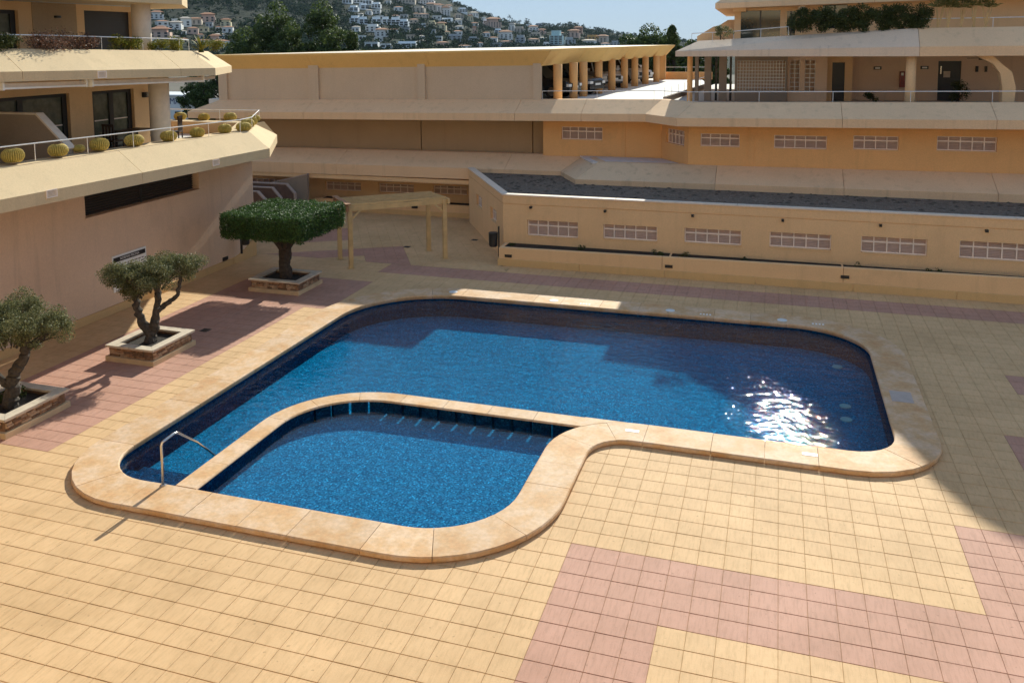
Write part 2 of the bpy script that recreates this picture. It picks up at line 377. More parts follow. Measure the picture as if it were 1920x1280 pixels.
M['furniture'] = flat('dark_furniture', (0.035, 0.017, 0.010), 0.5)
M['stair_brown'] = flat('stair_brown', (0.155, 0.095, 0.075), 0.85, var=0.15)
M['stair_grey'] = stucco('stair_grey', (0.31, 0.25, 0.20), 0.2)
M['stair_edge'] = flat('stair_edge', (0.42, 0.34, 0.30), 0.8)
M['glass'] = flat('dark_glass', (0.018, 0.028, 0.026), 0.06, var=0.2, scale=0.8, spec=0.8)
M['curtain'] = flat('curtain_glass', (0.105, 0.115, 0.085), 0.15, var=0.35, scale=3)
M['stone_clad'] = flat('stone_clad', (0.34, 0.19, 0.10), 0.9, var=0.45, scale=9, bmp=0.6)
M['stone_dark'] = flat('stone_dark', (0.20, 0.115, 0.065), 0.9, var=0.4, scale=9, bmp=0.6)
M['stone_pale'] = flat('stone_pale', (0.46, 0.31, 0.19), 0.9, var=0.3, scale=9, bmp=0.6)
M['cap_stone'] = flat('cap_stone', (0.56, 0.47, 0.36), 0.7, var=0.15, scale=5)
M['bark'] = flat('bark', (0.06, 0.045, 0.035), 0.95, var=0.5, scale=14, bmp=1.0)
M['bark_grey'] = flat('bark_grey', (0.075, 0.060, 0.048), 0.95, var=0.5, scale=14, bmp=1.0)
def leaf(name, lo, hi, trans=0.25, scale=3.0, spec=0.2):
    m, nt, b = nodes(name); b.inputs['Roughness'].default_value = 0.55; b.inputs['Specular IOR Level'].default_value = spec
    oi = nt.nodes.new('ShaderNodeNewGeometry')
    n = pos_noise(nt, scale, 3, rough=0.8)
    mix_ = N_(nt, 'ShaderNodeMath', operation='MULTIPLY_ADD'); mix_.inputs[1].default_value = 0.5; nt.links.new(oi.outputs['Random Per Island'], mix_.inputs[0])
    sb = N_(nt, 'ShaderNodeMath', operation='SUBTRACT'); sb.inputs[1].default_value = 0.25; nt.links.new(n.outputs[0], sb.inputs[0]); nt.links.new(sb.outputs[0], mix_.inputs[2])
    c = ramp(nt, mix_.outputs[0], [(0.25, lo), (0.75, hi)]).outputs[0]; nt.links.new(c, b.inputs['Base Color'])
    out = nt.nodes['Material Output']; t = nt.nodes.new('ShaderNodeBsdfTranslucent'); nt.links.new(c, t.inputs[0])
    mx = nt.nodes.new('ShaderNodeMixShader'); mx.inputs[0].default_value = trans; nt.links.new(b.outputs[0], mx.inputs[1]); nt.links.new(t.outputs[0], mx.inputs[2])
    nt.links.new(mx.outputs[0], out.inputs['Surface']); return m
M['leaf_hedge'] = leaf('leaf_hedge', (0.026, 0.058, 0.016), (0.09, 0.165, 0.042), 0.3)
M['leaf_olive'] = leaf('leaf_olive', (0.075, 0.085, 0.03), (0.25, 0.25, 0.12), 0.3)
M['leaf_pine'] = leaf('leaf_pine', (0.03, 0.05, 0.013), (0.12, 0.16, 0.045), 0.35, 0.8)
M['leaf_dark'] = leaf('leaf_dark', (0.028, 0.042, 0.012), (0.09, 0.105, 0.03), 0.25)
M['leaf_lime'] = leaf('leaf_lime', (0.11, 0.14, 0.02), (0.30, 0.26, 0.04), 0.3, 2)
M['leaf_red'] = leaf('leaf_red', (0.09, 0.05, 0.03), (0.25, 0.14, 0.10), 0.2, 2)
M['leaf_papyrus'] = leaf('leaf_papyrus', (0.12, 0.12, 0.035), (0.26, 0.22, 0.07), 0.3, 2)
M['leaf_far'] = leaf('leaf_far', (0.012, 0.026, 0.014), (0.05, 0.075, 0.034), 0.1, 0.06, 0.0)
M['cactus'] = flat('cactus', (0.32, 0.25, 0.045), 0.7, var=0.25, scale=20)
M['cactus_spine'] = flat('cactus_spine', (0.70, 0.54, 0.16), 0.7, var=0.2, scale=20)
M['cactus_top'] = flat('cactus_top', (0.19, 0.13, 0.05), 0.9, var=0.4, scale=30)
# ------------------------------------------------------------------ terrain and hillside
HS = 2.5      # the hillside stands 400 m to 1.6 km away
AZ_T = [(-70, 20), (-58, 70), (-47.8, 74), (-38, 68), (-32.5, 64), (-26.5, 55), (-22.6, 46), (-20.9, 36.6), (-19.8, 31.6), (-18.9, 28.3), (-17, 22.5), (-14.1, 19.5), (-12.7, 19.5), (-12, 16.5), (-10.6, 12.5), (-9.2, 9.0), (-5, 5), (10, 3), (40, 3)]
def hill(x, y):
    x = 3.0 + (np.asarray(x, float) - 3.0)/HS; y = -13.0 + (np.asarray(y, float) + 13.0)/HS; dx, dy = x - 3.0, y + 13.0; r = np.hypot(dx, dy); az = np.degrees(np.arctan2(dx, dy))
    zr = np.interp(az, [a for a, _ in AZ_T], [z for _, z in AZ_T]); t = np.clip((r - 170)/450, 0, 1)
    z = -1.5 + (zr + 1.5)*(0.45*t + 0.55*t*t)
    z = z + t*(1.6*np.sin(x*0.045 + 1.3*np.sin(y*0.02)) + 1.2*np.sin(y*0.06 + x*0.021) + 0.5*np.sin(x*0.17)*np.cos(y*0.13))
    return np.maximum(8.12 + HS*(np.where(r > 620, z - (r - 620)*0.10, z) - 8.12), -16.0)
def make_terrain():
    az = np.radians(np.concatenate([np.arange(-70, 41, 0.5)])); rr = HS*np.concatenate([np.array([60, 120]), np.linspace(160, 640, 61), np.array([700, 800, 1000])])
    A, Rr = np.meshgrid(az, rr, indexing='ij'); X = 3 + Rr*np.sin(A); Y = -13 + Rr*np.cos(A); Z = hill(X, Y)
    na, nr = A.shape; V = np.stack([X, Y, Z], -1).reshape(-1, 3); i = np.arange(na*nr).reshape(na, nr)
    F = np.stack([i[:-1, :-1], i[:-1, 1:], i[1:, 1:], i[1:, :-1]], -1).reshape(-1, 4)
    m, nt, b = nodes('hill_ground'); b.inputs['Roughness'].default_value = 1.0; b.inputs['Specular IOR Level'].default_value = 0.1
    c = ramp(nt, pos_noise(nt, 0.02, 6, rough=0.75).outputs[0], [(0.4, (0.015, 0.024, 0.014)), (0.6, (0.030, 0.034, 0.022)), (0.78, (0.12, 0.095, 0.075))]).outputs[0]
    nt.links.new(c, b.inputs['Base Color']); bump(nt, b, pos_noise(nt, 0.12, 5).outputs[0], 1.0, 5.0)
    o = link_mesh('hillside', fast_mesh('hillside', V, F[:, ::-1], [m])); o.data.polygons.foreach_set('use_smooth', [True]*len(o.data.polygons)); tag(o, kind='structure')
make_terrain()
mb = MB(); mb.box(-260, -300, -6.0, 300, 240, -1.7); o = mb.build('ground', flat('far_ground', (0.10, 0.085, 0.06), 1.0, var=0.3, scale=0.05)); tag(o, kind='structure')

# ------------------------------------------------------------------ pool outline
COP_Z = 0.105; COP_W = 0.82
OUT = [(-9.2, -0.56, 1.15), (-1.18, -0.52, 1.6), (-1.18, 4.52, 1.6), (5.46, 4.50, 0.95), (5.46, 12.25, 1.9), (-9.2, 12.15, 2.9)]
PP, PN = round_path(OUT)                       # counter-clockwise, normal to the left = into the water
DIV = [(-7.08, -0.6, 0), (-7.08, 4.27, 2.0), (-0.735, 4.27, 0)]
DP, DN = round_path(DIV, closed=False)         # normal to the left = main pool side
def off(P, N, d): return [(x + nx*d, y + ny*d) for (x, y), (nx, ny) in zip(P, N)]
pool = thing('swimming_pool', None, None, (0, 0, 0), kind='structure')
# coping: perimeter slabs
def cop_prof(w, side):     # d measured along -normal (away from the water)
    return [(-0.03, COP_Z - 0.02), (-0.015, COP_Z - 0.004), (0.0, COP_Z), (w - 0.02, COP_Z), (w, COP_Z - 0.02), (w, COP_Z - 0.08), (w - 0.03, COP_Z - 0.085), (w - 0.03, -0.04), (0.02, -0.05), (-0.03, COP_Z - 0.06)]
L = sum(math.dist(a, b) for a, b in zip(PP, PP[1:])); nsl = 46
# joints a little uneven, like cut stone
js = [L*(i + 0.12*math.sin(i*2.3))/nsl for i in range(nsl)] + [L + 0.0]
js[0] = 0.0
for a, b in zip(js, js[1:]):
    A, B = sub_path(PP, PN, a + 0.004, b - 0.004)
    mb = MB(); dzz = random.uniform(-0.003, 0.003); mb.sweep(A, [(-x, -y) for x, y in B], [(d, z + dzz if z > 0.05 else z) for d, z in cop_prof(COP_W, 0)]); o = mb.build('coping_slab', M['coping'], pool)
LD = sum(math.dist(a, b) for a, b in zip(DP, DP[1:])); nd = 10
for i in range(nd):
    A, B = sub_path(DP, DN, LD*i/nd + (0.09 if i == 0 else 0.004), LD*(i + 1)/nd - (0.0 if i == nd - 1 else 0.004))
    w = 0.235; pr = [(-w, COP_Z - 0.02), (-w + 0.02, COP_Z + 0.002), (w - 0.02, COP_Z + 0.002), (w, COP_Z - 0.02), (w, COP_Z - 0.038), (w - 0.04, COP_Z - 0.042), (-w + 0.04, COP_Z - 0.042), (-w, COP_Z - 0.038)]
    mb = MB(); mb.sweep(A, B, pr); mb.build('coping_slab', M['coping'], pool)
wedge = [(-0.738, 4.505), (-0.738, 4.035)] + [(0.42 - math.sqrt(1.6**2 - (y - 2.92)**2) + .004, y) for y in [4.035 + .47*i/8 for i in range(9)]]
mb = MB(); mb.prism(wedge, COP_Z - 0.042, COP_Z + 0.0025); mb.build('coping_slab', M['coping'], pool)
FLOOR = -0.60; KFLOOR = -0.30; WATER = -0.055
# walls of the basin
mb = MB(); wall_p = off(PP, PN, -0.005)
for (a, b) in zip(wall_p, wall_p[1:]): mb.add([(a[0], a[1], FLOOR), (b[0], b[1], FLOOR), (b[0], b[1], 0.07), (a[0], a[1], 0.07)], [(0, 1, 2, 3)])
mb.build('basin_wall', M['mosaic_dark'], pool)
# kid pool polygon: perimeter from the divider foot round to the junction, then back along the divider
def split_param(P, pt):
    best = None; acc = 0
    for a, b in zip(P, P[1:]):
        A_, B_ = Vector(a), Vector(b); l = (B_ - A_).length
        if l < 1e-7: continue
        t = max(0, min(1, (Vector(pt) - A_).dot(B_ - A_)/(l*l))); d = (A_.lerp(B_, t) - Vector(pt)).length
        if best is None or d < best[0]: best = (d, acc + t*l)
        acc += l
    return best[1]
s_foot = split_param(PP, (-7.08, -0.56)); s_join = split_param(PP, (-0.79, 4.27))
if s_join < s_foot: s_join += L
PPx = PP + PP[1:]; PNx = PN + PN[1:]
kA, kB = sub_path(PPx, PNx, s_foot, s_join)
kid_poly = kA + [p for p in DP[::-1] if p[1] > -0.5 and p[0] < -0.85]
mA, mB_ = sub_path(PPx, PNx, s_join, s_foot + L)
main_poly = mA + [p for p in DP if p[1] > -0.5 and p[0] < -0.85]
fill_with_hole(off(PP[:-1], PN[:-1], -0.03), None, FLOOR).build('basin_floor', M['mosaic'], pool)
mb = fill_with_hole(kid_poly, None, KFLOOR); mb.build('kid_basin_floor', M['mosaic_kid'], pool)
# divider wall in short lengths; sunlight falls through the open slots between them
s0 = split_param(DP, (-6.62, 3.35)); marks = [0.0] + [s0 + 0.43*k for k in range(14) if s0 + 0.43*k < LD - 0.3] + [LD]
for a, b in zip(marks, marks[1:]):
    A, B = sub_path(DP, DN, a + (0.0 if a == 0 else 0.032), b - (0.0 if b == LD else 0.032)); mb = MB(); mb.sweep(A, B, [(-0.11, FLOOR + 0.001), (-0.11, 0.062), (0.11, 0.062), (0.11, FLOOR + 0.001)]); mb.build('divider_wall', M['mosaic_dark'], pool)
# steps at the narrow end
for i, (y1, z) in enumerate(((0.02, -0.2), (0.42, -0.34), (0.82, -0.47))):
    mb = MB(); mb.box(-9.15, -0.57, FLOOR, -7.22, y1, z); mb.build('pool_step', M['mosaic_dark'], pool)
mb = MB(); mb.box(-8.52, -0.30, -0.198, -8.12, -0.14, -0.192); mb.build('depth_tile', M['white'], pool)
mb = MB()
for i in range(4): mb.box(-8.46 + i*0.085, -0.27, -0.191, -8.41 + i*0.085, -0.17, -0.189)
mb.build('depth_lettering', M['black'], pool)
for x, y in ((4.71, 11.05), (4.73, 8.42), (4.7, 7.65)):
    mb = MB(); mb.lathe((x, y, FLOOR), [(0.13, 0.0), (0.13, 0.02), (0.10, 0.03)], 14); mb.build('pool_drain', flat('pool_drain_face', (0.16, 0.33, 0.37), 0.5), pool)  # drain discs on the pool floor, not lamps
# plates and lids let into the coping
for x, y in ((0.33, 4.14), (3.78, 4.12)):
    mb = MB(); mb.box(x - 0.14, y - 0.055, COP_Z - 0.01, x + 0.14, y + 0.055, COP_Z + 0.006); mb.build('depth_plate', M['white'], pool)
mb = MB(); mb.box(5.6, 7.30, COP_Z - 0.01, 6.05, 7.92, COP_Z + 0.005); mb.build('skimmer_lid', flat('lid_grey', (0.44, 0.37, 0.33), 0.6), pool)
for x in (-6.79, -3.45, 0.13, 3.3):
    mb = MB(); mb.lathe((x, 12.50, COP_Z - 0.01), [(0.14, 0), (0.14, 0.015), (0.12, 0.018)], 14); mb.build('skimmer_lid', flat('lid_white', (0.66, 0.68, 0.68), 0.5), pool)
for x in (-2.6, 1.0, 4.1):
    for i in range(4):
        mb = MB(); mb.box(x + i*0.09, 12.36, COP_Z - 0.01, x + 0.05 + i*0.09, 12.46, COP_Z + 0.005); mb.build('depth_number', M['white'], pool)
# water
w1 = fill_with_hole(main_poly, None, WATER).build('pool_water', M['water']); tag(w1, kind='structure')
w2 = fill_with_hole(kid_poly, None, WATER - 0.004).build('kid_pool_water', M['water']); tag(w2, kind='structure')

# ------------------------------------------------------------------ plaza
T = 0.4
CD = Vector((-3.45, 6.05)).normalized(); CNn = Vector((CD.y, -CD.x))     # direction of the slanting corridor wall and its normal
X0, X1, Y0, Y1 = -16.4, 20.0, -14.0, 26.0
hole = off(PP[:-1], PN[:-1], -0.10)
base = fill_with_hole([(X0, Y0), (X1, Y0), (X1, Y1), (X0 - 10, Y1), (X0 - 10, 15), (X0, 15)], hole, -0.012).build('plaza_bed', M['grout']); tag(base, kind='structure')
plaza = thing('plaza_paving', None, None, (0, 0, 0), kind='structure')
def in_diag(x, y): return (y > 15.6) & (x < -6.0)
def pink(x, y, diag):
    if diag:
        p = Vector((x + 10.6, y - 15.6)); s = p.dot(CD); n = p.dot(CNn)
        if y > 23.4: return False
        return (-0.8 < n < 0.7 and s < 2.2) or (1.2 < s < 2.7 and n < 0.7) or (4.0 < s < 6.6 and -3.4 < n < -1.2) or (-6 < n < -2.2 and -0.6 < s < 0.4)
    if x < -10.8 and x > -14.4 and 0 < y < 13.2: return True
    if -10.8 < x < -10.2 and 10.0 < y < 13.2: return True
    if x > -10.4 and 14.4 < y < 15.6: return True
    if -1.6 < y < 0 and x > 0: return True
    if y < 0 and 0 < x < 1.6: return True
    if x > 6.0 and -1.6 < y < 2.4: return True
    if x > 7.6 and 4.4 < y < 6.4: return True
    if x > 8.4 and 8.8 < y < 10.2: return True
    return False
def tile_mesh(name, mat_):
    g = 0.0018; gy = 0.004; h = T/2; mb = MB(); a, b = h - g, h - gy
    mb.add([(-a, -b, -0.004), (a, -b, -0.004), (a, b, -0.004), (-a, b, -0.004), (-a + .004, -b + .004, 0), (a - .004, -b + .004, 0), (a - .004, b - .004, 0), (-a + .004, b - .004, 0), (-a, -b, -0.02), (a, -b, -0.02), (a, b, -0.02), (-a, b, -0.02)],
           [(4, 5, 6, 7), (0, 1, 5, 4), (1, 2, 6, 5), (2, 3, 7, 6), (3, 0, 4, 7), (8, 9, 1, 0), (9, 10, 2, 1), (10, 11, 3, 2), (11, 8, 0, 3)]); return mb.mesh(name, mat_)
tmesh = {True: tile_mesh('tile_pink', M['tile_pink']), False: tile_mesh('tile_yellow', M['tile_yellow'])}
tmpl = np.array([v.co for v in tmesh[True].vertices]); tfac = [tuple(p.vertices) for p in tmesh[True].polygons]
low_poly = [(-6.6, 17.3), (-6.5, 16.5), (20, 16.5), (20, 26), (-10.6, 26), (-10.4, 24.2)]
def seen(p):
    q = Vector(p) - CAM_POS; z = r2.dot(q)
    if z < 1: return None
    u = 923.82 + 1625.7*r0.dot(q)/z; v = 247.17 + 1625.7*r1.dot(q)/z
    return (u, v, z) if 6 < u < 1914 and 6 < v < 1274 else None
cells = []
for i in range(int(X0/T) - 1, int(X1/T) + 1):
    for j in range(int(Y0/T), int(Y1/T) + 1):
        x, y = (i + 0.5)*T, (j + 0.5)*T
        if in_diag(x, y): continue
        if x < -16.25 or y > 16.9: continue
        cells.append((x, y, 0.0, False))
ax = np.array([c[0] for c in cells]); ay = np.array([c[1] for c in cells]); bad = np.zeros(len(cells), bool)
for sx in (-0.2, 0, 0.2):
    for sy in (-0.2, 0, 0.2): bad |= inside(hole, ax + sx, ay + sy)
cells = [c for c, b in zip(cells, bad) if not b]
ang = math.atan2(CNn.y, CNn.x)
for i in range(-40, 40):
    for j in range(-40, 40):
        p = Vector((-8, 18)) + CNn*(i*T) + CD*(j*T)
        if p.y > 15.3 and p.x < -6.0 and p.y < 25.4 and p.x > -25 and not inside(low_poly, np.array(p.x), np.array(p.y)): cells.append((p.x, p.y, ang, True))
order = sorted((s[2], k) for k, c in enumerate(cells) for s in [seen((c[0], c[1], 0))] if s)
near = set(k for _, k in order[:300])
V = []; F = []; FM = []; cutm = {True: MB(), False: MB()}
for k, (x, y, a, dg) in enumerate(cells):
    pk = pink(x, y, dg); tz = random.uniform(-0.0012, 0.0012)
    if k in near:
        o = bpy.data.objects.new('tile', tmesh[pk]); COL.objects.link(o); o.parent = plaza; o.location = (x, y, tz); o.rotation_euler = (random.uniform(-.003, .003), random.uniform(-.003, .003), a + random.uniform(-.004, .004)); continue
    c, s = math.cos(a), math.sin(a); R2 = np.array([[c, -s, 0], [s, c, 0], [0, 0, 1]])
    if dg and y < 15.95:      # cut the slanting tiles along the edge of the straight field
        hx, hy = .198, .195; q = [(x + R2[0, 0]*a_ + R2[0, 1]*b_, y + R2[1, 0]*a_ + R2[1, 1]*b_) for a_, b_ in ((-hx, -hy), (hx, -hy), (hx, hy), (-hx, hy))]; out = []
        for p, p2 in zip(q, q[1:] + q[:1]):
            if p[1] > 15.605: out.append(p)
            if (p[1] > 15.605) != (p2[1] > 15.605): t_ = (15.605 - p[1])/(p2[1] - p[1]); out.append((p[0] + (p2[0] - p[0])*t_, 15.605))
        if len(out) > 2: cutm[pk].poly([(a_, b_, .001) for a_, b_ in out])
        continue
    b = len(V)*12; V.append(tmpl @ R2.T + np.array([x, y, tz + (0.003 if dg else 0)])); F += [tuple(b + q for q in f) for f in tfac]; FM += [1 if pk else 0]*len(tfac)
o = link_mesh('distant_tiles', fast_mesh('distant_tiles', np.concatenate(V), F, [M['tile_yellow'], M['tile_pink']], FM), plaza); tag(o, kind='stuff')
for pk_ in cutm: o = cutm[pk_].build('cut_tiles', M['tile_pink' if pk_ else 'tile_yellow'], plaza); tag(o, kind='stuff')
for x, y in ((-12.39, 7.25), (-10.93, 18.19), (-8.72, 20.08)):
    mb = MB(); mb.box(x - .13, y - .13, 0.0, x + .13, y + .13, 0.008); g = mb.build('drain_frame', flat('drain_iron', (0.10, 0.085, 0.07), 0.6), plaza)
    mb = MB()
    for q in range(5): mb.box(x - .10, y - .095 + q*.042, 0.008, x + .10, y - .075 + q*.042, 0.012)
    mb.build('drain_bar', M['black'], g)
# ------------------------------------------------------------------ building helpers
class Fr:
    """frame on a wall: A -> B left to right seen from outside, inward to the left of travel"""
    def __init__(s, A, B): s.A = Vector(A); d = Vector(B) - Vector(A); s.L = d.length; s.d = d/s.L; s.n = Vector((-s.d.y, s.d.x))
    def p(s, u, dep, z): q = s.A + s.d*u + s.n*dep; return (q.x, q.y, z)
    def box(s, mb, u0, u1, d0, d1, z0, z1, m=0):
        P = [s.p(u0, d0, z0), s.p(u1, d0, z0), s.p(u1, d1, z0), s.p(u0, d1, z0), s.p(u0, d0, z1), s.p(u1, d0, z1), s.p(u1, d1, z1), s.p(u0, d1, z1)]
        mb.add(P, [(0, 3, 2, 1), (4, 5, 6, 7), (0, 1, 5, 4), (1, 2, 6, 5), (2, 3, 7, 6), (3, 0, 4, 7)], m)
    def u_of(s, x, y): return (Vector((x, y)) - s.A).dot(s.d)
def wall_open(name, fr, z0, z1, th, openings, mat_, parent, u0=0, u1=None):
    u1 = fr.L if u1 is None else u1; mb = MB(); cur = u0
    for a, b, c, d in sorted(openings):
        if a > cur: fr.box(mb, cur, a, 0, th, z0, z1)
        if c > z0: fr.box(mb, a, b, 0, th, z0, c)
        if d < z1: fr.box(mb, a, b, 0, th, d, z1)
        cur = b
    if cur < u1: fr.box(mb, cur, u1, 0, th, z0, z1)
    return mb.build(name, mat_, parent)
def louvre_window(fr, u0, u1, z0, z1, n, parent, dep=0.10):
    fw = 0.035; mb = MB(); zt = z1 - (z1 - z0)*0.34
    fr.box(mb, u0, u1, dep, dep + .06, z1 - fw, z1); fr.box(mb, u0, u1, dep, dep + .06, z0, z0 + fw); fr.box(mb, u0, u1, dep, dep + .06, zt - fw, zt + fw*.4)
    bw = (u1 - u0)/n
    for i in range(n + 1):
        w = fw if i in (0, n) else fw*1.1; c = u0 + i*bw; a, b = max(u0, c - w/2), min(u1, c + w/2)
        if i == 0: b = u0 + fw
        if i == n: a = u1 - fw
        for lo, hi in ((z0 + fw, zt - fw), (zt + fw*.4, z1 - fw)): fr.box(mb, a, b, dep, dep + .058, lo, hi)
    win = mb.build('louvre_window', M['louvre'], parent)
    mb = MB(); fr.box(mb, u0 - .0, u1 + .0, dep + .13, dep + .15, z0, z1); mb.build('backing', M['louvre_back'], win)
    for i in range(n):
        for lo, hi in ((z0 + fw, zt - fw), (zt + fw*.4, z1 - fw)):
            mb = MB(); a, b = u0 + i*bw + fw*.6, u0 + (i + 1)*bw - fw*.6; k = max(2, int((hi - lo)/0.048)); st = (hi - lo)/k
            for q in range(k):
                z = lo + q*st
                P = [fr.p(a, dep + .02, z), fr.p(b, dep + .02, z), fr.p(b, dep + .075, z + st*.75), fr.p(a, dep + .075, z + st*.75)]; P2 = [(x, y, zz + .010) for x, y, zz in P]
                mb.add(P + P2, [(0, 3, 2, 1), (4, 5, 6, 7), (0, 1, 5, 4), (1, 2, 6, 5), (2, 3, 7, 6), (3, 0, 4, 7)])
            mb.build('louvre_panel', M['louvre_slat'], win)
    # sill lip
    mb = MB(); fr.box(mb, u0 - .02, u1 + .02, -.02, dep, z0 - .03, z0 - .002); mb.build('sill', M['stucco_tan'], win)
    return win
def railing(parent, pts, h, mat_, posts=1.8, r=0.017, rp=0.011):
    """pts: base points (x,y,z); a top tube and separate posts"""
    mb = MB(); mb.tube([(x, y, z + h) for x, y, z in pts], r, 6); mb.build('handrail', mat_, parent)
    pos = []
    for a, b in zip(pts, pts[1:]):
        l = math.dist(a[:2], b[:2]); k = max(1, round(l/posts))
        pos += [tuple(p + (q - p)*i/k for p, q in zip(a, b)) for i in range(k)]
    pos.append(pts[-1]); pm = MB(); pm.tube([(0, 0, 0), (0, 0, h - .004)], rp, 5); me = pm.mesh('rail_post', mat_)
    for x, y, z in pos:
        o = link_mesh('rail_post', me, parent, True); o.location = Vector((x, y, z)) - W.get(parent, Vector())
def vent(parent, fr, u, z, w=0.34, h=0.2):
    mb = MB()
    fr.box(mb, u - w/2, u + w/2, -.025, -.001, z - h/2, z - h/2 + .03); fr.box(mb, u - w/2, u + w/2, -.025, -.001, z + h/2 - .03, z + h/2)
    fr.box(mb, u - w/2, u - w/2 + .03, -.025, -.001, z - h/2 + .03, z + h/2 - .03); fr.box(mb, u + w/2 - .03, u + w/2, -.025, -.001, z - h/2 + .03, z + h/2 - .03)
    for i in range(4): fr.box(mb, u - w/2 + .03, u + w/2 - .03, -.012, -.001, z - h/2 + .045 + i*.031, z - h/2 + .060 + i*.031)
    mb.build('vent_grille', M['louvre'], parent)
def wall_light(fr, u, z, label, group, w=.30, h=.13):
    t = thing('wall_light', label, 'wall light', fr.p(u, 0, z), group)
    mb = MB(); fr.box(mb, u - w/2, u + w/2, -.03, -.001, z - h/2, z + h/2); b = mb.build('housing', M['black'], t)
    mb = MB(); fr.box(mb, u - w/2 + .03, u + w/2 - .03, -.036, -.031, z - h/2 + .03, z + h/2 - .045); mb.build('lens', M['dark_frame'], t); return t

# ================================================================== LEFT APARTMENT BUILDING
LB = thing('apartment_building', 'beige terraced apartment building with sloped balcony parapets lined with round cacti', 'building', (-16.1, 5, 0))
fr = Fr((-16.1, -8), (-16.1, 15.4))
u = lambda y: y + 8
wall_open('wall', fr, 0.24, 4.3, 0.35, [(u(6.9), u(12.15), 3.12, 3.86)], M['stucco_left'], LB)
mb = MB(); f2 = Fr((-16.1, 15.4), (-26, 15.4)); f2.box(mb, 0.36, 9.9, 0.003, .35, 0.0, 4.3); mb.build('end_wall', M['stucco_left'], LB)
mb = MB(); fr.box(mb, 0, fr.L, -.05, .30, 0.0, 0.238); mb.build('skirting', M['base_strip'], LB)
# flared foot of the wall at its end
mb = MB(); k = 8
for i in range(k):
    a0, a1 = i/k, (i + 1)/k; y0, y1 = 13.9 + 1.5*a0, 13.9 + 1.5*a1; z0, z1 = 0.24 + 0.6*a0**2, 0.24 + 0.6*a1**2
    mb.add([(-16.04, y0, 0.0), (-16.04, y1, 0.0), (-16.04, y1, z1), (-16.04, y0, z0), (-16.15, y0, 0.0), (-16.15, y1, 0.0), (-16.15, y1, z1), (-16.15, y0, z0)], [(0, 1, 2, 3), (3, 2, 6, 7), (1, 5, 6, 2), (0, 3, 7, 4)])
mb.build('flared_foot', M['base_strip'], LB)
mb = MB(); fr.box(mb, u(6.9), u(12.15), .30, .34, 3.12, 3.86); win = mb.build('strip_window', M['dark_frame'], LB)
for i in range(9):
    mb = MB(); fr.box(mb, u(6.95), u(12.1), .22, .29, 3.14 + i*.078, 3.18 + i*.078); mb.build('dark_slat', M['dark_slat'], win)
mb = MB(); fr.box(mb, u(9.45), u(9.53), .20, .218, 3.12, 3.86); mb.build('mullion', M['dark_frame'], win)
mb = MB(); fr.box(mb, u(6.86), u(12.2), -.03, .2, 3.07, 3.118); mb.build('sill', M['stucco_left'], win)
# first floor parapet
dzL = lambda x, y: -0.02*(max(0, min(y, 13.4)) - 2)
LF = [(-14.05, -8), (-13.98, 13.35), (-16.25, 17.45), (-27, 17.45)]
panels(LB, 'fascia_panel', LF, [(0, 4.37), (0, 4.69), (0.8, 5.30), (1.45, 5.30), (1.45, 4.66), (1.6, 4.37)], M['fascia'], [3.5, 8.6, 14.9, 21.3, 26.1, 30], dzL)
mb = MB(); mb.prism([(-27, -8), (-15.64, -8), (-15.6, 12.4), (-17.0, 15.9), (-27, 15.9)], 4.305, 4.60); mb.build('floor_slab', M['concrete'], LB)
ff = Fr((-14.05, -8), (-13.98, 13.35)); vent(LB, ff, u(3.66), 4.50); vent(LB, ff, u(10.25), 4.38)
# terrace wall with sliding windows
ft = Fr((-18.5, -8), (-18.5, 13.1)); ops = [(u(2.0), u(9.02), 4.62, 6.63), (u(10.0), u(11.95), 4.62, 6.62)]
wall_open('terrace_wall', ft, 4.60, 7.2, 0.3, ops, M['stucco_tan'], LB)
mb = MB(); Fr((-18.5, 13.1), (-27, 13.1)).box(mb, 0, 8, 0.003, .3, 4.6, 7.2); mb.build('terrace_end_wall', M['stucco_orange'], LB)
def sliding(fr, u0, u1, z0, z1, n, parent):
    mb = MB(); w = .11
    fr.box(mb, u0, u1, .12, .24, z1 - w, z1); fr.box(mb, u0, u1, .12, .24, z0, z0 + .08); bw = (u1 - u0)/n
    for i in range(n + 1):
        c = u0 + i*bw; a, b = (c, c + w*1.6) if i == 0 else (c - w*1.6, c) if i == n else (c - w*.9, c + w*.9); fr.box(mb, a, b, .121, .239, z0 + .08, z1 - w)
    win = mb.build('sliding_window', M['dark_frame'], parent)
    for i in range(n):
        mb = MB(); fr.box(mb, u0 + i*bw + w*.6, u0 + (i + 1)*bw - w*.6, .18, .20, z0 + .08, z1 - w); mb.build('pane', M['curtain'], win)
        mb = MB(); fr.box(mb, u0 + i*bw + w*1.2, u0 + (i + 1)*bw - w*1.2, .165, .178, z0 + .98, z0 + 1.02); mb.build('glazing_bar', M['louvre'], win)
    return win
sliding(ft, u(2.0), u(5.4), 4.62, 6.63, 2, LB); sliding(ft, u(5.42), u(9.02), 4.62, 6.63, 2, LB); sliding(ft, u(10.0), u(11.95), 4.62, 6.62, 2, LB)
mb = MB(); mb.lathe((-16.72, 11.08, 4.6), [(.33, 0), (.33, 2.6)], 20); mb.build('column', M['white_stone'], LB, smooth=True)
mb = MB(); ft.box(mb, u(12.35), u(12.55), -.12, -.001, 6.28, 6.46); b = mb.build('lamp_back', M['black'], LB); mb = MB(); ft.box(mb, u(12.47), u(12.56), -.22, -.121, 6.30, 6.44); mb.build('lamp_shade', M['white'], LB)
